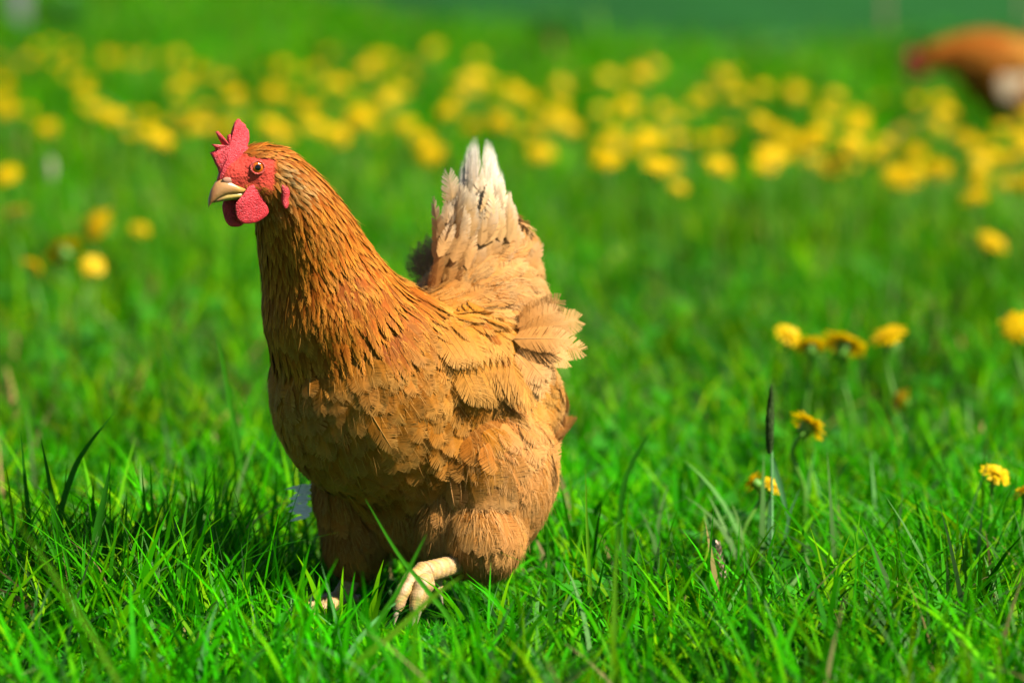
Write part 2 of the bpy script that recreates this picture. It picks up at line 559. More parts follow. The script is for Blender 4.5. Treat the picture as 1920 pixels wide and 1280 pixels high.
def cup_geo(r):
    prof = [(.10, -.55), (.30, -.45), (.36, -.15), (.34, .12)]
    V, T = [], []
    n = 10
    for (a, z) in prof:
        for k in range(n):
            an = 2 * math.pi * k / n
            V.append((a * r * math.cos(an), a * r * math.sin(an), z * r))
    for i in range(3):
        for k in range(n):
            q = (i * n + k, i * n + (k + 1) % n, (i + 1) * n + (k + 1) % n, (i + 1) * n + k)
            T += [q[:3], (q[0], q[2], q[3])]
    # reflexed bracts
    o = len(V)
    for k in range(n):
        an = 2 * math.pi * k / n + .2
        c, s = math.cos(an), math.sin(an)
        V += [(c * .3 * r - s * .07 * r, s * .3 * r + c * .07 * r, -.4 * r), (c * .3 * r + s * .07 * r, s * .3 * r - c * .07 * r, -.4 * r), (c * .62 * r, s * .62 * r, -.75 * r)]
        T.append((o, o + 1, o + 2)); o += 3
    return np.array(V), np.array(T)


HEADS = [mesh_np('flower_head', *dandelion_head_geo(.0205, op, 30 + i, 64), M_PETAL) for i, op in enumerate((1.0, .95, .88, .7))]
CUPS = mesh_np('bracts', *cup_geo(.020), M_STEM, smooth=False)


def leaf_geo(L, W, seed):
    rn = random.Random(seed)
    V, T = [], []
    n = 9
    for i in range(n + 1):
        t = i / n
        w_ = W * (.15 + .85 * math.sin(math.pi * t ** .8)) * (1 if i % 2 else .55) * (0.02 if i == n else 1)
        z = L * (.45 * t - .42 * t * t)
        xx = L * t
        V += [(xx - (0 if i % 2 else .02 * L), w_, z + .15 * w_), (xx, 0, z), (xx - (0 if i % 2 else .02 * L), -w_, z + .15 * w_)]
        if i:
            a, b = (i - 1) * 3, i * 3
            T += [(a, a + 1, b + 1), (a, b + 1, b), (a + 1, a + 2, b + 2), (a + 1, b + 2, b + 1)]
    return np.array(V), np.array(T)


LEAVES = [mesh_np('leaf', *leaf_geo(.11, .014, i), M_LEAF) for i in range(3)]


def near_dandelion(px, py, z, label, size=1.0, tilt=(0, 0), variant=0, leaves=3):
    z += .02
    if px < 400: size *= 1.2
    p = at_z(px, py, z)
    root = link('dandelion', None, None, (p.x, p.y, 0))
    tag(root, label, 'dandelion', 'dandelions flowering in the meadow')
    rn = random.Random(int(px * 7 + py))
    off = Vector((rn.uniform(-.02, .02), rn.uniform(-.02, .02), 0))
    top = Vector((0, 0, z))
    tilt = (tilt[0] + .30, tilt[1]); size *= 1.15
    tv = Euler((tilt[0], tilt[1], 0)).to_matrix() @ Vector((0, 0, 1))
    V, T = tube([off - Vector((0, 0, .01)), off * .7 + Vector((0, 0, z * .45)), top - tv * .022 * size - Vector((0, 0, z * .1)), top - tv * .008 * size], [.0024, .0022, .0019, .0019], 7, 4)
    link('stem', mesh_np('stem', V, T, M_STEM, smooth=True), root)
    h = link('flower_head', HEADS[variant], root, top, (tilt[0], tilt[1], rn.uniform(0, 6)))
    h.scale = (size, size, size)
    link('bracts', CUPS, h)
    for k in range(leaves):
        l = link('leaf', LEAVES[k % 3], root, off, (0, -rn.uniform(0, .4), rn.uniform(0, 6.28)))
        s = rn.uniform(.6, 1.0); l.scale = (s, s, s)
    return root


near = [
    (12, 330, .14, 'yellow dandelion cut by the left edge, uppermost of the near left group', .95, (.3, .2), 0),
    (28, 402, .13, 'flat-topped yellow dandelion at the left edge just below the uppermost one', 1.0, (.1, .0), 2),
    (183, 424, .12, 'tilted yellow dandelion left of the hen\'s wattles, facing right', 1.15, (.5, .5), 0),
    (118, 472, .12, 'largest domed yellow dandelion in the left meadow, low beside smaller blooms', 1.1, (.5, 0), 1),
    (60, 501, .10, 'small half-hidden dandelion below left of the large domed one', .62, (.4, 0), 3),
    (174, 500, .10, 'small round dandelion just below right of the large domed one', .72, (.5, 0), 2),
    (262, 432, .08, 'faint orange-tinged dandelion low in the grass right of the tilted bloom', .6, (.2, .3), 3),
    (1478, 632, .13, 'leftmost of the row of four dandelions right of the hen', .8, (.4, 0), 3),
    (1520, 651, .12, 'second dandelion in the row of four, slightly lower and half closed', .85, (.3, -.1), 2),
    (1582, 650, .12, 'widest dandelion in the row of four right of the hen', 1.2, (.35, 0), 0),
    (1666, 632, .13, 'rightmost of the row of four dandelions, dark under its rim', .95, (.15, 0), 2),
    (1910, 614, .13, 'bright dandelion cut by the right edge above the lone foxtail', 1.05, (.5, 0), 1),
    (1515, 800, .10, 'drooping orange-yellow dandelion seen edge-on right of the foxtail spike', .95, (-.1, .75), 2),
    (1416, 905, .07, 'half-closed dandelion beside the foxtail stem, left of its twin', .62, (.5, -.5), 3),
    (1446, 912, .065, 'small round dandelion just behind the foxtail stem', .5, (.5, .2), 3),
    (1866, 892, .075, 'small half-closed dandelion with hanging bracts near the right edge', .68, (.3, .2), 3),
    (1921, 924, .07, 'dandelion only just showing at the right edge, lowest of all', .6, (.3, 0), 3),
    (1860, 457, .09, 'wide dim dandelion alone below the flower band at the right', 1.2, (.2, .1), 2),
    (1690, 752, .06, 'yellowing drooped dandelion lying slanted in the grass at right', .7, (.1, 1.0), 3),
]
for a in near: near_dandelion(*a)


# far dandelions: one mesh each (stem, cup and petals), shared between look-alikes
def far_geo(i):
    h = [.10, .13, .16, .19][i % 4]
    v1, t1 = dandelion_head_geo(.0245, [1, .9, .8, 1][i % 4], 60 + i, 40)
    tilt = np.array(Euler((.42 + .15 * (i % 3), .15 * ((i % 2) * 2 - 1), 0)).to_matrix())
    v1 = v1 @ tilt.T + np.array((0, 0, h))
    v2, t2 = cup_geo(.021); v2 = v2 + np.array((0, 0, h))
    v3, t3 = tube([(.01, .0, -.01), (.004, 0, h * .5), (0, 0, h - .01)], [.0024, .002, .002], 5, 3)
    me = mesh_np('dandelion', np.concatenate([v1, v2, v3]), np.concatenate([t1, t2 + len(v1), t3 + len(v1) + len(v2)]), M_PETAL)
    me.materials.append(M_STEM)
    mi = np.zeros(len(me.polygons), dtype=np.int32); mi[len(t1):] = 1
    me.polygons.foreach_set('material_index', mi)
    return me, h


FAR = [far_geo(i) for i in range(8)]
far_px = [(70, 92), (96, 84), (130, 92), (136, 112), (128, 135), (204, 108), (208, 118), (258, 116), (308, 112), (10, 140), (14, 175), (8, 192), (340, 158), (362, 165),
          (330, 170), (372, 224), (382, 236), (95, 246), (88, 240), (245, 250), (275, 246), (300, 262), (190, 205), (215, 220), (392, 140), (420, 150), (440, 180), (505, 234), (515, 240),
          (500, 130), (530, 125), (560, 140), (590, 238), (610, 244), (625, 250), (640, 262), (576, 210), (600, 205), (624, 160), (640, 165), (616, 100), (680, 146), (690, 222), (668, 216), (708, 232),
          (735, 168), (755, 172), (748, 178), (726, 190), (720, 110), (745, 115), (775, 150), (805, 100), (815, 90), (802, 282), (808, 290), (790, 260), (760, 235), (860, 155), (880, 152), (850, 190), (895, 110),
          (940, 232), (946, 238), (925, 185), (950, 180), (965, 175), (985, 250), (1010, 232), (1025, 235), (1065, 238), (1080, 242), (1045, 215), (1002, 282), (1015, 288), (1130, 300), (1142, 302), (1125, 208),
          (1172, 186), (1178, 196), (1182, 200), (1240, 205), (1244, 210), (1232, 312), (1255, 316), (1272, 352), (1100, 150), (1140, 145), (1215, 265), (1270, 260), (1330, 262), (1365, 245), (1385, 176), (1392, 182), (1370, 180),
          (1350, 140), (1362, 148), (1320, 180), (1490, 175), (1494, 185), (1485, 165), (1425, 228), (1436, 236), (1460, 250), (1480, 262), (1500, 275), (1440, 288), (1515, 300), (1545, 215), (1565, 222), (1605, 218), (1612, 222),
          (1588, 285), (1600, 310), (1640, 290), (1660, 270), (1695, 250), (1700, 245), (1680, 330), (1700, 338), (1715, 325), (1750, 312), (1758, 318), (1765, 325), (1800, 258), (1820, 268), (1838, 275), (1835, 305), (1888, 345), (1830, 372), (1905, 300), (1915, 260), (1720, 190), (1880, 240)]
rn = random.Random(5)
for i in range(125):
    px = rn.uniform(-60, 1980)
    lo = np.interp(px, [0, 500, 1000, 1400, 1920], [95, 105, 105, 130, 215]); hi = np.interp(px, [0, 500, 1000, 1400, 1920], [215, 260, 270, 320, 350])
    far_px.append((px, rn.uniform(lo, hi)))
for i, (px, py) in enumerate(far_px):
    me, h = FAR[rn.randrange(8)]
    s = rn.uniform(.7, 1.2)
    p = at_z(px, py, h * s)
    o = link('dandelion', me, None, (p.x, p.y, 0), (0, 0, rn.uniform(-.8, .8)))
    o.scale = (s, s, s)
    zone = ('at the far left beyond the comb' if px < 400 else 'directly above the hen\'s head' if px < 640 else 'between the hen\'s head and tail' if px < 850 else
            'just behind the hen\'s tail tips' if px < 1010 else 'right of the hen\'s tail' if px < 1300 else 'above the foxtail spike' if px < 1560 else 'below the distant hen')
    row = 'upper' if py < np.interp(px, [0, 900, 1400, 1920], [150, 180, 215, 285]) else 'lower'
    tag(o, 'blurred yellow dandelion in the %s band, %s' % (row, zone), 'dandelion', 'blurred dandelions, %s part of the band, %s' % (row, zone))

# dandelion gone to a pale bud, left background
p = at_z(95, 315, .15)
rt = link('dandelion_bud', None, None, (p.x, p.y, 0))
tag(rt, 'pale whitish closed dandelion bud in the left background', 'flower bud')
V, T = tube([(.01, 0, -.01), (.004, 0, .07), (0, 0, .13)], [.0024, .002, .002], 6, 3)
link('stem', mesh_np('stem', V, T, M_STEM, smooth=True), rt)
V, T = tube([(0, 0, .126), (0, 0, .135), (0, 0, .15), (0, 0, .168)], [.004, .008, .009, .005], 9, 4)
link('bud', mesh_np('bud', V, T, flat_mat('pale_bud', (.30, .30, .17), noise=.2), smooth=True), rt)

# ------------------------------------------------------------------ foxtail spike and single blades
M_SPIKE = flat_mat('foxtail_spike', (.045, .085, .014), rough=.8, noise=.4, nscale=250)


def foxtail():
    D = 3.6
    base = at_z(1447, 1100, 0); base.z = 0
    pts = [at(1447, y, D) for y in (1040, 960, 880, 846)]
    top = [at(x, y, D) for x, y in ((1443, 850), (1443, 815), (1444, 775), (1446, 728))]
    root = link('foxtail_grass', None, None, base)
    tag(root, 'dark slender foxtail seed spike standing upright in the grass right of the hen', 'grass spike')
    V, T = tube([Vector((0, 0, -.01))] + [p - base for p in pts] + [top[1] - base], [.0016, .0016, .0014, .0012, .001, .001], 7, 4)
    link('stem', mesh_np('stem', V, T, flat_mat('foxtail_stem', (.13, .30, .10), rough=.4), smooth=True), root)
    V, T = tube([p - base for p in top], [.0022, .0038, .0036, .0012], 10, 8, ripple=.06)
    V = list(map(tuple, V)); T = list(map(tuple, T))
    P = catmull([p - base for p in top], 30)
    r0 = random.Random(2)
    for i, p in enumerate(P):
        f = math.sin(math.pi * min(1, .15 + .85 * i / len(P))) ** .5
        for k in range(9):
            an = r0.uniform(0, 6.283)
            dv = Vector((math.cos(an), math.sin(an), 0))
            b = p + dv * .003 * f
            tip = b + dv * .0022 * f + Vector((0, 0, r0.uniform(.003, .006)))
            sdv = Vector((-dv.y, dv.x, 0)) * .0006
            o = len(V)
            V += [tuple(b - sdv), tuple(b + sdv), tuple(tip)]; T.append((o, o + 1, o + 2))
    link('seed_head', mesh_np('seed_head', np.array(V), np.array(T), M_SPIKE), root)
    # stem leaves
    for pl, wd in ((((1447, 858), (1456, 890), (1468, 930), (1478, 975)), .006), (((1446, 1060), (1443, 1000), (1444, 950), (1447, 930)), .005), (((1462, 1050), (1474, 1000), (1482, 960), (1500, 915)), .003)):
        me = ribbon([at(x, y, D + .003) - base for x, y in pl], wd, (.09, .25, .08))
        link('leaf', me, root)


def ribbon(path, width, colr, n=7, face=Vector((0, -1, .35))):
    P = catmull(path, n)
    V, T, C = [], [], []
    m = len(P)
    for i, p in enumerate(P):
        t = i / (m - 1)
        tv = (P[min(i + 1, m - 1)] - P[max(0, i - 1)]).normalized()
        sd_ = tv.cross(face).normalized()
        ww = width * .5 * (min(1, .55 + t * 1.5)) * (1 - t ** 3) + .0001
        nn = sd_.cross(tv)
        V += [p - sd_ * ww, p - nn * ww * .35, p + sd_ * ww]
        C += [np.array(colr) * (1.05 - .1 * t)] * 3
        if i:
            a, b = 3 * (i - 1), 3 * i
            T += [(a, a + 1, b + 1), (a, b + 1, b), (a + 1, a + 2, b + 2), (a + 1, b + 2, b + 1)]
    return mesh_np('blade', np.array([tuple(v) for v in V]), np.array(T), M_GRASS, np.array(C), smooth=True)


foxtail()
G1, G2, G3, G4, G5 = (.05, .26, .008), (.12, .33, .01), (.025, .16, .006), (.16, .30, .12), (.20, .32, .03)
heroes = [
    (((470, 960), (456, 890), (438, 790), (420, 690), (404, 615)), 3.85, .007, G1, 'tall thin green grass blade rising close left of the hen\'s breast'),
    (((105, 1000), (135, 890), (165, 835), (215, 772)), 3.5, .006, G3, 'grass blade arching to the right in the left foreground tuft'),
    (((240, 1330), (190, 1220), (110, 1090), (30, 975)), 2.72, .0038, (.12, .30, .01), 'long yellowish blurred blade slanting across the lower left corner'),
    (((850, 1175), (800, 1105), (745, 1035), (685, 935)), 3.16, .0045, G1, 'thin blade crossing in front of the hen\'s lifted foot'),
    (((660, 1260), (740, 1185), (810, 1120), (868, 1078)), 2.95, .0055, (.13, .31, .01), 'broad pale blurred blade leaning right below the lifted foot'),
    (((1108, 1130), (1104, 1050), (1100, 970), (1098, 878)), 3.42, .0035, G2, 'upright yellow-green blade right of the hen\'s thigh'),
    (((1148, 1290), (1152, 1180), (1154, 1080), (1160, 985)), 3.0, .005, G2, 'straight bright blade standing in the centre right foreground'),
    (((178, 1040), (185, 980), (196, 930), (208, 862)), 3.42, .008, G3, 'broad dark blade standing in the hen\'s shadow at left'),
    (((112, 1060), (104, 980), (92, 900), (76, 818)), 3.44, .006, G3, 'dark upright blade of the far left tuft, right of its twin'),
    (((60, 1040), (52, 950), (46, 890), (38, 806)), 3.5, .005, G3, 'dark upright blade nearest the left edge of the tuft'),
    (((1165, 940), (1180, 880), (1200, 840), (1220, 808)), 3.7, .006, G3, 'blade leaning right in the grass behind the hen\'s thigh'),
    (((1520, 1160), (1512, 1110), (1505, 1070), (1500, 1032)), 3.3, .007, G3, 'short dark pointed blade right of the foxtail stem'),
    (((700, 1190), (745, 1110), (775, 1050), (800, 1000)), 3.08, .004, G1, 'thin blade leaning right in front of the hen\'s shaded belly'),
]
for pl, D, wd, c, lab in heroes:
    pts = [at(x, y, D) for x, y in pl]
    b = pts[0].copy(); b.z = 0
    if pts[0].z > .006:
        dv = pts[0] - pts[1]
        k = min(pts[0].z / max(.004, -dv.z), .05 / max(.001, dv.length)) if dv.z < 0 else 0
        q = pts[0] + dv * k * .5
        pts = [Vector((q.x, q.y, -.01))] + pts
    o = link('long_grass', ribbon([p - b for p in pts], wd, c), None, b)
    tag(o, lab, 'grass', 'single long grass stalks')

# small pinkish grass panicle
b = at_z(1362, 1110, 0); b.z = 0
rt = link('grass_panicle', None, None, b)
tag(rt, 'small pinkish grass flower head standing in the right foreground', 'grass spike')
pts = [at(x, y, 3.46) - b for x, y in ((1362, 1115), (1358, 1085), (1350, 1050), (1346, 1022))]
V, T = tube([Vector((pts[0].x, pts[0].y, -.01))] + pts, [.0009, .0009, .0008, .0007, .0005], 6, 4)
link('stem', mesh_np('stem', V, T, M_STEM, smooth=True), rt)
P = catmull(pts[1:], 9)
V, T = [], []
r0 = random.Random(4)
for i, p in enumerate(P):
    for k in range(5):
        an = r0.uniform(0, 6.28); dv = Vector((math.cos(an), math.sin(an), 0))
        b0 = p + dv * .0008; tip = p + dv * .0055 * (1 - .6 * i / len(P)) + Vector((0, 0, .005))
        s_ = Vector((-dv.y, dv.x, 0)) * .0011; mid = (b0 + tip) / 2
        o = len(V); V += [tuple(b0), tuple(mid - s_), tuple(tip), tuple(mid + s_)]; T += [(o, o + 1, o + 2), (o, o + 2, o + 3)]
link('seed_head', mesh_np('seed_head', np.array(V), np.array(T), flat_mat('pink_seed', (.50, .36, .24), noise=.3, nscale=200)), rt)


# ------------------------------------------------------------------ far things: posts and weed clumps
def post(px, ybase, width, height, mat, name, label, cat):
    p = at_z(px, ybase, 0)
    bm = bmesh.new()
    bmesh.ops.create_cube(bm, size=1)
    for v in bm.verts: v.co = Vector((v.co.x * width, v.co.y * width, (v.co.z + .5) * height - .02))
    bmesh.ops.bevel(bm, geom=bm.edges[:], offset=width * .12, segments=2, affect='EDGES')
    for v in bm.verts:
        if v.co.z > height * .9: v.co.z += (v.co.x) * .3
        v.co.x += .01 * math.sin(v.co.z * 5)
    me = bpy.data.meshes.new(name); bm.to_mesh(me); bm.free(); me.materials.append(mat)
    tag(link(name, me, None, (p.x, p.y, 0), (0, 0, .2)), label, cat)


post(36, 62, .10, 1.1, M_POST, 'fence_post', 'blurred pale grey post at the top left corner', 'post')
post(1660, 78, .022, 1.0, M_STAKE, 'wooden_stake', 'thin blurred brown stake left of the distant hen', 'stake')
post(1917, 60, .02, 1.0, M_STAKE, 'wooden_stake', 'thin blurred brown stake at the top right corner behind the distant hen', 'stake')


def weed(px, py, rx, rz, label, seed):
    p = at_z(px, py, 0)
    root = link('weed_clump', None, None, (p.x, p.y, 0)); tag(root, label, 'plant', 'dark weed clumps at the meadow edge')
    r0 = np.random.default_rng(seed)
    n = 420
    u = r0.normal(0, 1, (n, 3)); u /= np.linalg.norm(u, axis=1)[:, None]; u *= r0.uniform(.2, 1, (n, 1)) ** .5
    P = u * np.array((rx, rx, rz)) * .9; P[:, 2] += rz
    a = r0.uniform(0, 6.28, n); el = r0.normal(0, .5, n)
    d = np.c_[np.cos(a) * np.cos(el), np.sin(a) * np.cos(el), np.sin(el)]; s = np.c_[-np.sin(a), np.cos(a), np.zeros(n)]
    L = r0.uniform(.03, .06, n)[:, None]
    V = np.stack([P, P + d * L * .5 + s * L * .28, P + d * L, P + d * L * .5 - s * L * .28], 1).reshape(-1, 3)
    V[:, 2] = np.maximum(V[:, 2], .004)
    T = (np.array([(0, 1, 2), (0, 2, 3)])[None] + (np.arange(n) * 4)[:, None, None]).reshape(-1, 3)
    link('foliage', mesh_np('foliage', V, T, M_LEAF), root)
    Vs, Ts, o = [], [], 0
    for k in range(7):
        v, t = tube([(0, 0, -.01), (r0.normal(0, rx * .3), r0.normal(0, rx * .3), rz), (r0.normal(0, rx * .5), r0.normal(0, rx * .5), rz * 1.8)], [.005, .004, .002], 5, 3)
        Vs.append(v); Ts.append(t + o); o += len(v)
    link('stem', mesh_np('stem', np.concatenate(Vs), np.concatenate(Ts), M_STEM), root)


weed(1045, 112, .13, .12, 'dark green weed clump blurred at the meadow edge above the hen\'s tail', 1)
weed(1745, 150, .20, .11, 'dark green weed clump blurred just above the distant hen\'s head', 2)
weed(118, 82, .16, .14, 'dark green weed clump blurred beside the pale grey post', 3)
weed(1440, 130, .22, .07, 'low wide dark weed clump blurred at the meadow edge right of centre', 4)


# ------------------------------------------------------------------ hens
def barb_template(nb, kind, seed, cup=.25):
    """unit feather along +x; returns V, quads, tris, tau (0 root..1 tip), e (0 rachis..1 edge)"""
    r0 = np.random.default_rng(seed)
    V, Q, T, TAU, E = [], [], [], [], []

    def half(t):
        if kind == 'hackle':
            return .5 * min(1, .35 + 2.2 * t) * max(0, 1 - t) ** .62 * 1.25
        if kind == 'plume':
            return .5 * min(1, .3 + 2.6 * t) * (1 if t < .3 else max(0, (1 - t) / .7) ** .55)
        if kind == 'long':
            return .5 * min(1, .3 + 2.6 * t) * (1 if t < .72 else math.sqrt(max(0, 1 - ((t - .72) / .285) ** 2)))
        if t < .52: return .5 * (.38 + .62 * math.sin(t / .52 * math.pi / 2))
        return .5 * math.sqrt(max(0, 1 - ((t - .52) / .49) ** 2))

    for sg in (-1, 1):
        for i in range(nb):
            a0, a1 = i / nb, (i + 1) / nb
            rt = .86 if kind != 'hackle' else .92
            r0_, r1_ = rt * a0, rt * a1
            tip = .12 + .88 * (a0 + a1) / 2 + r0.normal(0, .012)
            tip = min(tip, 1.0)
            h = half(min(tip, .985)) * r0.uniform(.92, 1.05)
            zj = r0.normal(0, .007)
            em = r0.uniform(.82, .94)
            tp = np.array((tip, sg * h))
            A, B = np.array((r0_, 0.)), np.array((r1_, 0.))
            hw = (r1_ - r0_) * .52
            M = (A + B) / 2 * (1 - em) + tp * em
            ux = np.array((1., 0.))
            pts = [A, B, M + ux * hw, M - ux * hw, tp]
            o = len(V)
            for k, p in enumerate(pts):
                e = [0, 0, em, em, 1][k]
                z = .014 * (1 - e) - cup * .5 * (p[1]) ** 2 + (zj if k > 1 else 0)
                V.append((p[0], p[1], z)); TAU.append(p[0]); E.append(e)
            if sg > 0:
                Q.append((o, o + 1, o + 2, o + 3)); T.append((o + 3, o + 2, o + 4))
            else:
                Q.append((o + 1, o, o + 3, o + 2)); T.append((o + 2, o + 3, o + 4))
    return np.array(V), np.array(Q), np.array(T), np.array(TAU), np.array(E)


TPL = {'contour': [barb_template(30, 'contour', 100 + i) for i in range(5)],
       'fine': [barb_template(58, 'contour', 150 + i) for i in range(5)],
       'hackle': [barb_template(11, 'hackle', 200 + i, .5) for i in range(5)],
       'plume': [barb_template(60, 'plume', 400 + i, .3) for i in range(4)],
       'long': [barb_template(84, 'long', 300 + i, .3) for i in range(4)]}


def paint(tau, e, base, tip, kind):
    base, tip = np.asarray(base), np.asarray(tip)
    k = (sstep(.40, 1.0, tau) * .7 + .35 * e * sstep(.3, .8, tau))[:, None]
    c = base * (1 - np.clip(k, 0, 1)) + tip * np.clip(k, 0, 1)
    if kind == 'hackle':
        m = (1 - sstep(.0, .6, e)) * (1 - sstep(.7, 1, tau))
        c = c * (1 - .25 * m[:, None])
    return c


def place(tpl, L, W, bend):
    V = tpl[0].copy()
    x = V[:, 0] * L; y = V[:, 1] * W; z = V[:, 2] * W
    k = bend / L + 1e-6
    X = np.sin(k * x) / k - z * 0 + np.sin(k * x) * z * 0
    Z = z * np.cos(k * x) - (1 - np.cos(k * x)) / k
    return np.c_[X, y, Z]


def frame(p, d, nrm, lift, roll=0.0):
    n_ = nrm.normalized()
    t = d - n_ * d.dot(n_)
    if t.length < 1e-5: t = n_.orthogonal()
    t.normalize()
    t = (t * math.cos(lift) + n_ * math.sin(lift)).normalized()
    b = n_.cross(t).normalized()
    z = t.cross(b)
    if roll:
        b, z = b * math.cos(roll) + z * math.sin(roll), z * math.cos(roll) - b * math.sin(roll)
    return Matrix(((t.x, b.x, z.x, p.x), (t.y, b.y, z.y, p.y), (t.z, b.z, z.z, p.z), (0, 0, 0, 1)))


def blob_mesh(ells, voxel, smooth_it):
    bm = bmesh.new()
    for c, r, rot in ells:
        m = Matrix.Translation(c) @ (rot if rot is not None else Matrix.Identity(4)) @ Matrix.Diagonal((r[0], r[1], r[2], 1))
        bmesh.ops.create_icosphere(bm, subdivisions=4, radius=1, matrix=m)
    me = bpy.data.meshes.new('blob'); bm.to_mesh(me); bm.free()
    o = bpy.data.objects.new('blob', me); COL.objects.link(o)
    md = o.modifiers.new('r', 'REMESH'); md.mode = 'VOXEL'; md.voxel_size = voxel
    sm = o.modifiers.new('s', 'SMOOTH'); sm.factor = .5; sm.iterations = smooth_it
    dg = bpy.context.evaluated_depsgraph_get()
    out = bpy.data.meshes.new_from_object(o.evaluated_get(dg))
    bpy.data.objects.remove(o); bpy.data.meshes.remove(me)
    out.polygons.foreach_set('use_smooth', np.ones(len(out.polygons), dtype=bool))
    return out


def hairs(P, D, N, L, W, curl, col):
    """thin tapering down strips; P,D,N (n,3)"""
    n = len(P)
    S = np.cross(D, N); S /= np.linalg.norm(S, axis=1)[:, None] + 1e-9
    r_ = rng.normal(0, 1, (n, 3)) * .25
    S = S + r_ * .5
    M = P + D * (L * .55)[:, None]
    E = P + D * L[:, None] + (r_ - N * .3) * (L * curl)[:, None]
    w_ = (W / 2)[:, None]
    V = np.stack([P - S * w_, P + S * w_, M - S * w_ * .8, M + S * w_ * .8, E], 1).reshape(-1, 3)
    T = (np.array([(0, 1, 3), (0, 3, 2), (2, 3, 4)])[None] + (np.arange(n) * 5)[:, None, None]).reshape(-1, 3)
    C = np.repeat(col, 5, axis=0)
    return V, T, C


# plumage colours (albedo)
NK, NKT = (0.3162, 0.07254, 0.00279), (0.5208, 0.1906, 0.01674)
BR, BRT = (0.3441, 0.1163, 0.00837), (0.3999, 0.186, 0.0372)
WG, WGT = (0.4185, 0.1535, 0.01302), (0.4557, 0.2185, 0.0465)
SD, SDT = (0.4464, 0.1906, 0.04185), (0.4929, 0.2697, 0.093)
TH, THT = (0.465, 0.186, 0.03534), (0.5115, 0.2465, 0.07254)
TL, TLT = (0.5115, 0.2976, 0.1116), (0.6138, 0.4929, 0.3255)
PALE = (.66, .55, .38)


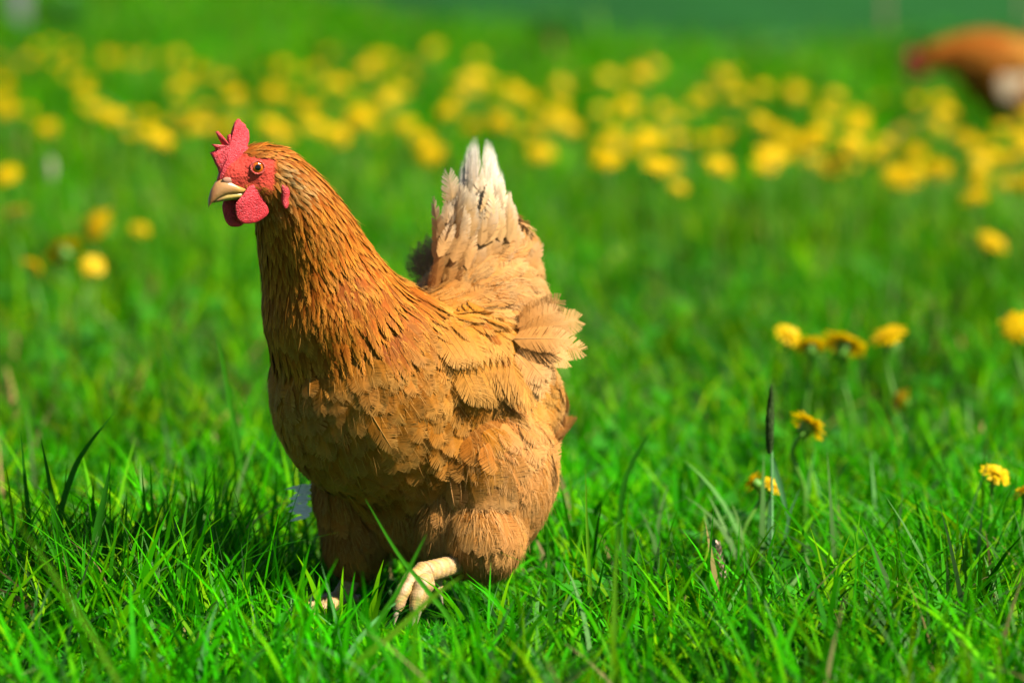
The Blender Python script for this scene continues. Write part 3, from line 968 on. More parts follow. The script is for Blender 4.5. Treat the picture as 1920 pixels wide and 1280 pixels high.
def build_hen(label, M, head_pos, head_yaw, neck, ells, extra_anchors, legs, detail, seed, tail_spec, white_spots=()):
    """all coordinates in the hen's own frame: x forward, y to her left, z up"""
    global rng
    rng = np.random.default_rng(seed)
    r0 = random.Random(seed)
    root = bpy.data.objects.new('hen', None); COL.objects.link(root)
    root.matrix_world = M
    tag(root, label, 'hen')
    HM = Matrix.Translation(head_pos) @ Matrix.Rotation(head_yaw, 4, 'Z')
    HI = HM.inverted()
    mm = .001
    E_ = [(Vector(c), r, rot) for c, r, rot in ells]
    # neck chain
    P = catmull([p for p, r in neck], 5)
    rr = np.interp(np.linspace(0, len(neck) - 1, len(P)), np.arange(len(neck)), [r for p, r in neck])
    for p, r in zip(P, rr): E_.append((p, (r, r, r), None))
    # head
    HR = Matrix.Rotation(head_yaw, 4, 'Z')

    def hd(c, r, pitch=0):
        E_.append((HM @ (Vector(c) * mm), tuple(v * mm for v in r), HR @ Matrix.Rotation(R(pitch), 4, 'Y')))
    hd((-9, 0, 1), (26, 16.5, 20)); hd((11, 0, -4), (18, 11.5, 14), 12); hd((22, 0, -10), (10, 8, 8.5), 20); hd((-10, 0, -14), (18, 15, 15))
    hd((4, 0, -18), (13, 10, 9)); hd((0, 8.6, 1), (11.5, 7.2, 10)); hd((0, -8.6, 1), (11.5, 7.2, 10))
    body = blob_mesh(E_, .0032 if detail else .006, 6)
    nv = len(body.vertices)
    co = np.empty(nv * 3, dtype=np.float32); body.vertices.foreach_get('co', co); co = co.reshape(-1, 3)
    hloc = (np.c_[co, np.ones(nv)] @ np.array(HI).T)[:, :3] * 1000
    s_, o_, z_ = hloc[:, 0], np.abs(hloc[:, 1]), hloc[:, 2]

    def face_w(s_, o_, z_):
        f = sstep(-18, -12, s_) * sstep(-28, -20, z_) * (1 - sstep(9, 13, z_ - .3 * np.clip(s_, 0, 30))) * (s_ < 60)
        cheek = sstep(-6, -18, z_ - .25 * s_) * sstep(18, 8, s_)      # orange hair-feathers on the lower cheek
        brow = sstep(9, 12, z_) * sstep(12, 3, s_)
        return np.clip(f * (1 - .40 * cheek) * (1 - .7 * brow), 0, 1)

    fw = face_w(s_, o_, z_)
    fw = np.where(np.abs(s_) > 70, 0, fw)[:, None]
    redc = np.array((.58, .060, .040)); under = np.array((.26, .09, .012))
    hairc = np.array((.27, .075, .008))
    nearhead = (np.linalg.norm(hloc, axis=1) < 45)[:, None]
    base = np.where(nearhead, hairc, under)
    colv = base * (1 - fw) + redc * fw
    if detail:   # wrinkled, pebbled face skin
        jit = (np.sin(hloc[:, 0] * 1.9 + 2 * np.sin(hloc[:, 2] * .9)) * np.sin(hloc[:, 2] * 2.1 + 1.5 * np.sin(hloc[:, 0] * 1.1)))
        nn = np.empty(nv * 3, dtype=np.float32); body.vertices.foreach_get('normal', nn); nn = nn.reshape(-1, 3)
        co2 = co + nn * (jit * fw[:, 0] * .00045)[:, None]
        body.vertices.foreach_set('co', co2.ravel().astype(np.float32))
    a = body.attributes.new('col', 'FLOAT_COLOR', 'POINT')
    c4 = np.ones((nv, 4), dtype=np.float32); c4[:, :3] = colv
    a.data.foreach_set('color', c4.ravel())
    body.materials.clear(); body.materials.append(M_BODY)
    bo = link('body', body, root)

    # ---- feather field anchors: pos, dir, L, W, spacing, base, tip, kind, lift, fluff
    A = []

    def an(p, d, L, W, sp, b, t, kind='contour', lift=9, fluff=0.0, sym=True):
        for sg in ((1, -1) if sym and abs(p[1]) > 1e-4 else (1,)):
            A.append((Vector((p[0], p[1] * sg, p[2])), Vector((d[0], d[1] * sg, d[2])).normalized(), L, W, sp, b, t, kind, lift, fluff))
    # neck: flow follows the neck chain towards the body
    for i, (p, r) in enumerate(neck):
        q = neck[min(i + 1, len(neck) - 1)][0]; q0 = neck[max(i - 1, 0)][0]
        d = (q - q0).normalized()
        side = Vector((0, 1, 0)); back = side.cross(d).normalized()
        f = i / (len(neck) - 1)
        L = .022 + .020 * f; W = .0058 + .0026 * f
        for ang in range(0, 360, 45):
            dv = side * math.cos(R(ang)) + back * math.sin(R(ang))
            pos = p + dv * r
            front = dv.dot(Vector((1, 0, 0)))
            dd = d + Vector((0, 0, -.35)) + dv * .12
            A.append((pos, dd.normalized(), L * (.85 if front > .5 else 1), W, .0040 + .0006 * f, NK, NKT, 'hackle', 3, 0.02))
    hp = lambda s, o, z: tuple(HM @ (Vector((s, o, z)) * mm))
    hdv = lambda s, o, z: tuple(HR.to_3x3() @ Vector((s, o, z)))
    for sg in (1, -1):
        A.append((Vector(hp(-10, 6 * sg, 20)), Vector(hdv(-1, .1 * sg, -.15)), .011, .0032, .0028, NK, NKT, 'hackle', 8, 0))
        A.append((Vector(hp(-26, 12 * sg, 8)), Vector(hdv(-1, .1 * sg, -.6)), .014, .004, .0032, NK, NKT, 'hackle', 8, 0))
        A.append((Vector(hp(-20, 15 * sg, -10)), Vector(hdv(-.6, .1 * sg, -1)), .009, .003, .0026, (.44, .19, .04), (.5, .27, .08), 'hackle', 8, 0))
        A.append((Vector(hp(0, 12 * sg, -24)), Vector(hdv(-.5, .1 * sg, -1)), .010, .003, .0028, (.32, .11, .02), (.42, .2, .05), 'hackle', 12, 0))
    for sg in (1, -1):
        for (s2, z2) in ((-22, -4), (-28, -5), (-25, -8)):
            A.append((Vector(hp(s2, 19 * sg, z2)), Vector(hdv(-1, .2 * sg, -.1)), .011, .0042, .0026, (.42, .20, .05), (.55, .36, .15), 'hackle', 12, 0))
    for x in extra_anchors: an(*x)
    AP = np.array([tuple(a_[0]) for a_ in A]); AD = np.array([tuple(a_[1]) for a_ in A])
    AN = np.array([[a_[2], a_[3], a_[4], a_[8], a_[9]] for a_ in A])
    AB = np.array([a_[5] for a_ in A]); AT = np.array([a_[6] for a_ in A])
    AK = np.array([{'contour': 0, 'hackle': 1}[a_[7]] for a_ in A])

    def interp(X):
        d2 = ((X[:, None, :] - AP[None]) ** 2).sum(2)
        wgt = 1 / (d2 + 1e-5) ** 2
        wgt /= wgt.sum(1, keepdims=True)
        return wgt @ AD, wgt @ AN, wgt @ AB, wgt @ AT, (wgt @ AK) > .5

    # ---- candidate points on the skin
    body.calc_loop_triangles()
    nt_ = len(body.loop_triangles)
    tri = np.empty(nt_ * 3, dtype=np.int32); body.loop_triangles.foreach_get('vertices', tri); tri = tri.reshape(-1, 3)
    a_, b_, c_ = co[tri[:, 0]], co[tri[:, 1]], co[tri[:, 2]]
    cr = np.cross(b_ - a_, c_ - a_); ar = np.linalg.norm(cr, axis=1); fn = cr / (ar[:, None] + 1e-12)
    ncand = 90000 if detail else 9000

    def sample(n):
        ti = rng.choice(nt_, n, p=ar / ar.sum())
        u, v = rng.uniform(0, 1, n), rng.uniform(0, 1, n)
        fl = u + v > 1; u[fl], v[fl] = 1 - u[fl], 1 - v[fl]
        return a_[ti] + (b_ - a_)[ti] * u[:, None] + (c_ - a_)[ti] * v[:, None], fn[ti]

    X, N = sample(ncand)
    D, PN, CB, CT, KH = interp(X)
    hx = (np.c_[X, np.ones(len(X))] @ np.array(HI).T)[:, :3] * 1000
    fx = np.where(np.linalg.norm(hx, axis=1) < 55, face_w(hx[:, 0], np.abs(hx[:, 1]), hx[:, 2]), 0)
    front = (hx[:, 0] > 14) & (np.linalg.norm(hx, axis=1) < 50)
    cell = .012; grid = {}
    acc = []
    sp_k = .92 if detail else 2.1
    for i in range(len(X)):
        if fx[i] > .45 or front[i]: continue
        s0 = PN[i, 2] * sp_k
        key = (int(X[i, 0] // cell), int(X[i, 1] // cell), int(X[i, 2] // cell))
        ok = True
        rng_ = 2 if s0 > cell else 1
        for dx in range(-rng_, rng_ + 1):
            for dy in range(-rng_, rng_ + 1):
                for dz in range(-rng_, rng_ + 1):
                    for j in grid.get((key[0] + dx, key[1] + dy, key[2] + dz), ()):
                        if abs(X[j, 0] - X[i, 0]) < s0 and ((X[j] - X[i]) ** 2).sum() < s0 * s0:
                            ok = False; break
                    if not ok: break
                if not ok: break
            if not ok: break
        if ok:
            grid.setdefault(key, []).append(i); acc.append(i)
    bvh = BVHTree.FromPolygons([tuple(v) for v in co], [tuple(t) for t in tri])
    camd = (Vector((0, 0, CAM_H)) - M.translation); camd = (M.to_3x3().inverted() @ camd).normalized()
    camd = np.array(camd)
    vis = N @ camd
    # the 300 contour feathers that show largest become parts of their own
    score = np.array([(PN[i, 0] * PN[i, 1] * max(0, vis[i]) if not KH[i] else 0) for i in acc])
    order = np.argsort(-score)
    single = set(order[:(262 if detail else 0)].tolist())
    PARTS = [[], [], [], 0]
    shared = {}
    SZ = 1.0 if detail else 2.0
    for k, i in enumerate(acc):
        kind = 'hackle' if KH[i] else 'contour'
        L = PN[i, 0] * rng.uniform(.8, 1.2) * SZ; W = PN[i, 1] * rng.uniform(.85, 1.15) * SZ
        lift = R(PN[i, 3]) * rng.uniform(.5, 1.6)
        d = Vector(D[i]) + Vector(rng.normal(0, .10 if kind == 'hackle' else .16, 3))
        Xv, Nv = Vector(X[i]), Vector(N[i])
        Fm = frame(Xv + Nv * .0004, d, Nv, 0.0, rng.normal(0, .12))
        tipv = Fm @ Vector((L, 0, 0))
        loc_, n2_, _, _ = bvh.find_nearest(tipv)
        ht = (tipv - loc_).dot(n2_)
        tgt = L * math.sin(lift) * .5 + .0018
        bend = max(-.9, min(1.3, 2 * (ht - tgt) / L))
        br = rng.uniform(.72, 1.2) if kind == 'hackle' else rng.uniform(.80, 1.14)
        warm = rng.normal(0, .05)
        mul = np.array((br, br * (1 + warm), br * (1 + 2 * warm)))
        ti = r0.randrange(5)
        if k in single:
            zone = int(np.argmin(((AP - X[i]) ** 2).sum(1)))
            kk = (ti, A[zone][5], A[zone][6], round(max(-.4, min(1.2, bend)) * 5) / 5)
            if kk not in shared:
                t = TPL['fine'][ti]
                v = place(t, 1.0, .72, kk[3])
                shared[kk] = mesh_np('feather', v, t[2], M_FEATHER, paint(t[3], t[4], A[zone][5], A[zone][6], 'contour'), quads=t[1])
            o = link('feather', shared[kk], root)
            o.matrix_local = Fm @ Matrix.Diagonal((L, W / .72, L, 1))
            o.color = (mul[0], mul[1], mul[2], 1)
            continue
        t = TPL[kind][ti]
        v = place(t, L, W, bend)
        v = v @ np.array(Fm.to_3x3()).T + np.array(Fm.translation)
        c = paint(t[3], t[4], CB[i] * mul, CT[i] * mul, kind)
        o0 = PARTS[3]
        PARTS[0].append(v); PARTS[2].append(c)
        PARTS[1].append((t[1] + o0, t[2] + o0)); PARTS[3] += len(v)
    # ---- soft down on thighs, belly, throat, and bristles round the face
    X, N = sample(90000 if detail else 6000)
    D, PN, CB, CT, KH = interp(X)
    hx = (np.c_[X, np.ones(len(X))] @ np.array(HI).T)[:, :3] * 1000
    nh = np.linalg.norm(hx, axis=1) < 48
    fx = np.where(nh, face_w(hx[:, 0], np.abs(hx[:, 1]), hx[:, 2]), 0)
    take = (rng.uniform(0, 1, len(X)) < PN[:, 4]) & ~nh
    D = D - N * (D * N).sum(1)[:, None]; D /= np.linalg.norm(D, axis=1)[:, None] + 1e-9
    Dl = D + N * rng.uniform(.04, .34, (len(X), 1)) + rng.normal(0, .10, D.shape); Dl /= np.linalg.norm(Dl, axis=1)[:, None]
    n = take.sum()
    cc = CT[take] * rng.uniform(.85, 1.15, (n, 1))
    h1 = hairs(X[take] + N[take] * .002, Dl[take], N[take], rng.uniform(.008, .020, n), rng.uniform(.00022, .00055, n), .25, cc)
    fr = nh & (hx[:, 0] < 16) & (fx < .7) & (rng.uniform(0, 1, len(X)) < .9)
    n = fr.sum()
    hs = []
    if n:
        Dh = np.array(HR.to_3x3() @ Vector((-.8, 0, -.5)))[None] + rng.normal(0, .15, (n, 3)); Dh -= N[fr] * (Dh * N[fr]).sum(1)[:, None]
        Dh /= np.linalg.norm(Dh, axis=1)[:, None] + 1e-9
        Dh = Dh + N[fr] * .25
        cb = np.array((.34, .11, .014))[None] * rng.uniform(.7, 1.35, (n, 1))
        hs.append(hairs(X[fr], Dh, N[fr], rng.uniform(.003, .006, n), rng.uniform(.0004, .0008, n), .2, cb))
    parts = [h1] + hs
    V, T, C = join(parts)
    tag(link('down', mesh_np('down', V, T, M_FEATHER, C), root), kind='stuff')

    # ---- comb
    out = [(33, -10), (31, -4), (34, 5), (38.5, 14), (35.5, 13), (29, 7), (32, 14), (37.5, 21.5), (34, 21), (25, 13), (27.5, 21), (34, 32), (30, 31), (21, 20),
           (22, 28.5), (19.5, 29.5), (16.5, 25), (17.8, 32), (16.5, 37), (13, 42.5), (9.5, 40), (5, 37), (2.6, 33), (2, 26), (4.5, 19), (0, 14), (8, 2), (20, -10)]
    ro = random.Random(8)
    o2 = []
    for i_ in range(len(out)):
        p_, q_ = out[i_], out[(i_ + 1) % len(out)]
        o2 += [p_, ((p_[0] + q_[0]) / 2 + ro.uniform(-.9, .9), (p_[1] + q_[1]) / 2 + ro.uniform(-.9, .9))]
    out = o2
    Vc, Tc = [], []
    nO = len(out)
    ctr = np.mean(out, axis=0)
    rings = [(1.0, 0.4), (.93, 1.5), (.72, 2.3), (.40, 2.9)]
    for sg in (1, -1):
        for k_, th in rings:
            for (s, z) in out:
                s2, z2 = ctr[0] + (s - ctr[0]) * k_ if k_ < .9 else s + (ctr[0] - s) * (1 - k_) , ctr[1] + (z - ctr[1]) * k_
                wob = 1.2 * math.sin(z * .12 + s * .1)
                thick = th * (1.35 - .6 * (z + 10) / 52)
                Vc.append(HM @ (Vector((s2, sg * thick + wob, z2)) * mm))
    n1 = nO * len(rings)
    for side in range(2):
        for k_ in range(len(rings) - 1):
            for i in range(nO):
                j = (i + 1) % nO
                q = [side * n1 + k_ * nO + i, side * n1 + k_ * nO + j, side * n1 + (k_ + 1) * nO + j, side * n1 + (k_ + 1) * nO + i]
                if side: q = q[::-1]
                Tc += [(q[2], q[1], q[0]), (q[3], q[2], q[0])]
        cc_ = len(Vc)
        th = 3.0
        Vc.append(HM @ (Vector((ctr[0], (th if side == 0 else -th), ctr[1])) * mm))
        for i in range(nO):
            j = (i + 1) % nO
            t3 = (side * n1 + (len(rings) - 1) * nO + i, side * n1 + (len(rings) - 1) * nO + j, cc_)
            Tc.append(t3[::-1] if side == 0 else t3)
    for i in range(nO):
        j = (i + 1) % nO
        Tc += [(i, j, n1 + j), (i, n1 + j, n1 + i)]
    Vc = np.array([tuple(v) for v in Vc])
    RED = np.array((.58, .030, .038))
    cv = np.tile(RED, (len(Vc), 1)) * rng.uniform(.88, 1.1, (len(Vc), 1))
    link('comb', mesh_np('comb', Vc, np.array(Tc), M_RED, cv, smooth=True), root)

    # ---- wattles: flattened hanging lobes
    def lobe(name, c, r, rx, rz, colr, sub=3, parent=root, mat=M_RED, fn_=None):
        bm = bmesh.new()
        bmesh.ops.create_icosphere(bm, subdivisions=sub, radius=1)
        me = bpy.data.meshes.new(name)
        m = HM @ Matrix.Translation(Vector(c) * mm) @ Euler((R(rx), 0, R(rz))).to_matrix().to_4x4()
        for v in bm.verts:
            p = v.co.copy()
            if fn_: p = fn_(p)
            v.co = m @ Vector((p.x * r[0] * mm, p.y * r[1] * mm, p.z * r[2] * mm))
        bm.to_mesh(me); bm.free()
        me.polygons.foreach_set('use_smooth', np.ones(len(me.polygons), dtype=bool))
        a = me.attributes.new('col', 'FLOAT_COLOR', 'POINT')
        cc = np.ones((len(me.vertices), 4), dtype=np.float32); cc[:, :3] = np.array(colr) * rng.uniform(.9, 1.1, (len(me.vertices), 1))
        a.data.foreach_set('color', cc.ravel())
        me.materials.append(mat)
        return link(name, me, parent)

    def wat(p):
        p = p.copy()
        f = .80 + .20 * min(1, max(-1, -p.z * 1.4))         # narrower above, full below
        p.x *= f
        p.z = -abs(p.z) ** .8 if p.z < 0 else p.z
        p.x += .07 * math.sin(p.z * 5 + 1) + .05 * math.sin(p.x * 7)
        p.y += .5 * math.sin(p.x * 2) + .3 * math.sin(p.z * 4) * .3
        return p
    lobe('wattle', (4, 8.4, -30.5), (20.5, 2.6, 17), -9, 5, RED, 4, fn_=wat)
    lobe('wattle', (13, -7.5, -33), (14, 2.6, 18), 12, -8, RED, 4, fn_=wat)
    # earlobes
    def skin(s, sg, z):
        o_ = HM @ (Vector((s, 60 * sg, z)) * mm); d_ = HR.to_3x3() @ Vector((0, -sg, 0))
        hit = bvh.ray_cast(o_, d_)[0]
        return abs((HI @ hit).y) * 1000 if hit else 16
    for sg in (1, -1):
        lobe('earlobe', (-24.5, (skin(-24.5, sg, -23) + .4) * sg, -23), (4.4, 3.0, 12.5), 0, 12 * sg, RED * .95, 3, fn_=lambda p: Vector((p.x + .55 * p.z * p.z - .3 + .35 * p.z, p.y + .25 * math.sin(p.z * 5), p.z)))

    # ---- beak: upper mandible, lower mandible, nostril knobs
    def beak(stations, name, parent, cols):
        Vb, Tb, Cb = [], [], []
        sides = 14
        for (s, zc, hw, hh, pw), cl_ in zip(stations, cols):
            for k in range(sides):
                an_ = 2 * math.pi * k / sides
                y = hw * math.copysign(abs(math.cos(an_)) ** pw, math.cos(an_)); z = hh * math.sin(an_)
                if z > 0: y *= (1 - .35 * (z / hh) ** 2) if hh else 1
                Vb.append(HM @ (Vector((s, y, zc + z)) * mm)); Cb.append(cl_)
        m = len(stations)
        for i in range(m - 1):
            for k in range(sides):
                q = (i * sides + k, i * sides + (k + 1) % sides, (i + 1) * sides + (k + 1) % sides, (i + 1) * sides + k)
                Tb += [(q[0], q[2], q[1]), (q[0], q[3], q[2])]
        for e, i in ((0, 0), (1, m - 1)):
            c0 = len(Vb); Vb.append(sum((Vb[i * sides + k] for k in range(sides)), Vector()) / sides); Cb.append(cols[i])
            for k in range(sides):
                t3 = (c0, i * sides + k, i * sides + (k + 1) % sides)
                Tb.append(t3 if e == 0 else t3[::-1])
        return link(name, mesh_np(name, np.array([tuple(v) for v in Vb]), np.array(Tb), M_HORN, np.array(Cb), smooth=True), parent)
    h1c, h2c, h3c = (.43, .23, .05), (.43, .215, .075), (.38, .15, .05)
    up = beak([(8, -19, 9.5, 3, .8), (16, -17.5, 9.6, 5.5, .8), (23, -15.5, 9.0, 8.0, .8), (29, -16, 7.8, 8.8, .85), (34, -19, 5.9, 8.0, .9), (37.8, -23, 3.8, 6.2, 1), (40.2, -27.5, 2.0, 3.8, 1), (40.6, -31.5, .6, 1.2, 1)],
              'beak', root, [h1c, h1c, h2c, h2c, h2c, h3c, h3c, h3c])
    beak([(8, -22.5, 8.8, 3.4, .8), (16, -22.5, 8.4, 4.2, .8), (26, -23.5, 6.4, 4.0, .85), (33, -25.5, 3.8, 3.0, 1), (37, -27.5, 1.2, 1.4, 1)], 'lower_beak', up, [h1c, (.46, .32, .06), (.46, .32, .08), h2c, h2c])
    for sg in (1, -1):
        lobe('nostril', (24.5, 6.2 * sg, -9.5), (6, 1.6, 3.2), 0, -14 * sg, (.42, .20, .12), 2, up, M_HORN)

    # ---- eyes
    for sg in (1, -1):
        ec = Vector((0, 9.6 * sg, 1.0))
        axis = Vector((.22, 1.0 * sg, .05)).normalized()
        rot = axis.to_track_quat('Z', 'Y').to_matrix().to_4x4()

        def cap(name, rad, ang0, ang1, mat, parent, rings_=6):
            Vv, Tt = [], []
            sd_ = 24
            for i in range(rings_ + 1):
                an_ = ang0 + (ang1 - ang0) * i / rings_
                for k in range(sd_):
                    b = 2 * math.pi * k / sd_
                    Vv.append(HM @ ((ec + rot @ Vector((rad * math.sin(an_) * math.cos(b), rad * math.sin(an_) * math.sin(b), rad * math.cos(an_)))) * mm))
            for i in range(rings_):
                for k in range(sd_):
                    q = (i * sd_ + k, i * sd_ + (k + 1) % sd_, (i + 1) * sd_ + (k + 1) % sd_, (i + 1) * sd_ + k)
                    Tt += [(q[0], q[3], q[2]), (q[0], q[2], q[1])]
            return link(name, mesh_np(name, np.array([tuple(v) for v in Vv]), np.array(Tt), mat, smooth=True), parent)
        ey = cap('eye', 7.2, 0.0, 2.2, M_EYEDARK, root, 10)
        cap('iris', 7.3, .30, .90, M_IRIS, ey)
        cap('pupil', 7.32, .0, .38, M_PUPIL, ey)
        # eyelid ring
        Pp = [HM @ ((ec + rot @ Vector((5.7 * math.cos(b) * 1.06, 5.4 * math.sin(b), 5.2))) * mm) for b in np.linspace(0, 2 * math.pi, 25)]
        Vt, Tt = tube(Pp, [.0011] * 25, 8, 1, cap=False)
        link('eyelid', mesh_np('eyelid', Vt, Tt, M_RED, np.tile(np.array((.46, .05, .03)), (len(Vt), 1)), smooth=True), root)

    # ---- long feathers
    def long_feather(name, base_p, tip_p, nrm, W, bend, cb, ct, ti=0, kind='long', mulv=1.0):
        base_p, tip_p = Vector(base_p), Vector(tip_p)
        L = (tip_p - base_p).length
        if bend is None:     # wrap round the body: arc height from the skin under the chord's middle
            mid = (base_p + tip_p) / 2
            q, n2_, _, _ = bvh.find_nearest(mid)
            sag = (q - mid).dot(n2_)
            bend = max(.05, min(.95, 8 * (sag + .004) / L))
            nrm = nrm + n2_
        t = TPL[kind][ti % len(TPL[kind])]
        v = place(t, L, W, bend)
        # rotate so that the bent tip still reaches tip_p
        end = Vector((math.sin(bend) / (bend / L + 1e-6), 0, -(1 - math.cos(bend)) / (bend / L + 1e-6)))
        dd = (tip_p - base_p).normalized(); nrm = nrm - dd * nrm.dot(dd)
        Fm = frame(base_p, dd, nrm, math.atan2(-end.z, end.x), 0)
        me = mesh_np(name, v, t[2], M_FEATHER, paint(t[3], t[4], np.array(cb) * mulv, np.array(ct) * mulv, kind), quads=t[1])
        o = link(name, me, root)
        o.matrix_local = Fm
        # rachis as a fine ridge
        Vt, Tt = tube([(math.sin(bend * q) * L / (bend + 1e-6), 0, W * .016 - (1 - math.cos(bend * q)) * L / (bend + 1e-6)) for q in (0, .3, .6, .9)], [.0006, .0004, .0003, .0001], 5, 2)
        link('shaft', mesh_np('shaft', Vt, Tt, M_FEATHER, np.tile(np.array(ct) * .95, (len(Vt), 1)), smooth=True), o)
        return o
    def snap(x, y, off=.004, dflt=3.45):
        o_w = M.inverted() @ Vector((0, 0, CAM_H)); d_w = (M.to_3x3().inverted() @ ray(x, y)).normalized()
        hit, n2, _, _ = bvh.ray_cast(o_w, d_w)
        if hit is None:
            q = M.inverted() @ at(x, y, dflt)
            hit, n2, _, _ = bvh.find_nearest(q)
            return q, n2
        return hit + n2 * off, n2

    def soft_feather(base_p, tip_p, nrm, W, bend, cb, ct, kind='contour'):
        L = (tip_p - base_p).length
        t = TPL[kind][r0.randrange(5)]
        v = place(t, L, W, bend)
        dd = (tip_p - base_p).normalized(); nrm = nrm - dd * nrm.dot(dd)
        Fm = frame(base_p, dd, nrm, bend * .5, r0.gauss(0, .2))
        v = v @ np.array(Fm.to_3x3()).T + np.array(Fm.translation)
        o0 = PARTS[3]
        PARTS[0].append(v); PARTS[2].append(paint(t[3], t[4], cb, ct, 'contour'))
        PARTS[1].append((t[1] + o0, t[2] + o0)); PARTS[3] += len(v)
    tail_spec(long_feather, r0, snap, soft_feather)
    me = mesh_np('plumage', np.concatenate(PARTS[0]), np.concatenate([p[1] for p in PARTS[1]]), M_FEATHER, np.concatenate(PARTS[2]), quads=np.concatenate([p[0] for p in PARTS[1]]))
    tag(link('plumage', me, root), kind='stuff')



    # ---- legs
    def leg(hock, joint, toes, rads):
        def cols(V, T, sd=14):
            z = V[:, 2]
            base_ = np.array((.50, .30, .15))
            k = .5 + .5 * np.sin(V[:, 0] * 400 + V[:, 1] * 310 + z * 500)
            c = np.tile(base_, (len(V), 1)) * (1 - .12 * k[:, None]) + np.array((.03, .04, -.05)) * k[:, None]
            ri = np.arange(len(V)) // sd
            rv = np.where(ri % 2 == 0, rng.uniform(.62, .85, len(V))[ri], rng.uniform(.9, 1.08, len(V))[ri])
            c *= (rv * rng.uniform(.9, 1.1, len(V)))[:, None]
            return c
        V, T = tube([hock[0], hock[1], joint], rads, 14, 16, ripple=.018)
        lg = link('leg', mesh_np('leg', V, T, M_SCALE, cols(V, T), smooth=True), root)
        for tp in toes:
            tp = catmull(tp, 4); m2 = len(tp)
            V, T = tube(tp, [rads[-1] * v for v in np.interp(np.linspace(0, 1, m2), [0, .18, .34, .5, .62, .78, .88, 1], [.95, .74, .86, .66, .76, .56, .60, .34])], 12, 3, ripple=.03)
            c = cols(V, T, 12)
            t_ = link('toe', mesh_np('toe', V, T, M_SCALE, c, smooth=True), lg)
            e0, e1 = Vector(tp[-1]), Vector(tp[-2])
            dv = (e0 - e1).normalized()
            # claw grown onto the toe's end, same mesh object family
            V, T = tube([e0 - dv * .004, e0 + dv * .004, e0 + dv * .010 + Vector((0, 0, -.004))], [rads[-1] * .30, rads[-1] * .24, .0004], 8, 4)
            vs = np.empty(len(t_.data.vertices) * 3, dtype=np.float32); t_.data.vertices.foreach_get('co', vs); vs = vs.reshape(-1, 3)
            ls = np.empty(len(t_.data.polygons) * 3, dtype=np.int32); t_.data.loops.foreach_get('vertex_index', ls); ls = ls.reshape(-1, 3)
            t_.data = mesh_np('toe', np.concatenate([vs, V]), np.concatenate([ls, T + len(vs)]), M_SCALE, np.concatenate([c, np.tile(np.array((.35, .26, .17)), (len(V), 1))]), smooth=True)
    for lgs in legs: leg(*lgs)
    return root


M_EYEDARK = flat_mat('eye_dark', (.05, .012, .006), rough=.15, spec=.5, noise=.05)
M_IRIS = flat_mat('eye_iris', (.46, .095, .004), rough=.08, spec=.6, noise=.2, nscale=900)
M_PUPIL = flat_mat('eye_pupil', (.003, .003, .003), rough=.05, spec=.6, noise=0)

# ---------------- the walking hen
HEAD_MID = hl(472, 315, 3.301)
neck = [(hl(516, 320, 3.318), .022), (hl(543, 368, 3.337), .031), (hl(570, 432, 3.36), .041), (hl(596, 505, 3.382), .049), (hl(626, 590, 3.395), .062)]
RY = lambda d: Matrix.Rotation(R(d), 4, 'Y')
ells = [
    ((.062, 0, .215), (.084, .087, .102), None),
    ((.016, 0, .172), (.084, .080, .074), None),
    ((-.040, 0, .215), (.110, .086, .078), RY(6)),
    ((-.095, 0, .250), (.066, .066, .075), None),
    ((-.112, 0, .292), (.046, .042, .060), RY(-14)),
    ((-.025, .066, .212), (.108, .028, .058), RY(-22)),
    ((-.025, -.066, .212), (.108, .028, .058), RY(-22)),
    ((-.026, .079, .132), (.058, .048, .066), RY(-10)),
    ((.005, .055, .085), (.038, .034, .045), None),
    ((-.016, .070, .086), (.042, .038, .046), None),
    ((.022, -.046, .120), (.046, .038, .062), None),
    ((-.008, .004, .108), (.052, .048, .060), None),
    (tuple(hl(908, 1006, 3.425)), (.036, .034, .038), None),
    ((.026, -.046, .076), (.034, .030, .048), None)
   ,((-.040, .052, .185), (.070, .046, .055), None),
    ((-.108, 0, .205), (.045, .05, .05), None),
]
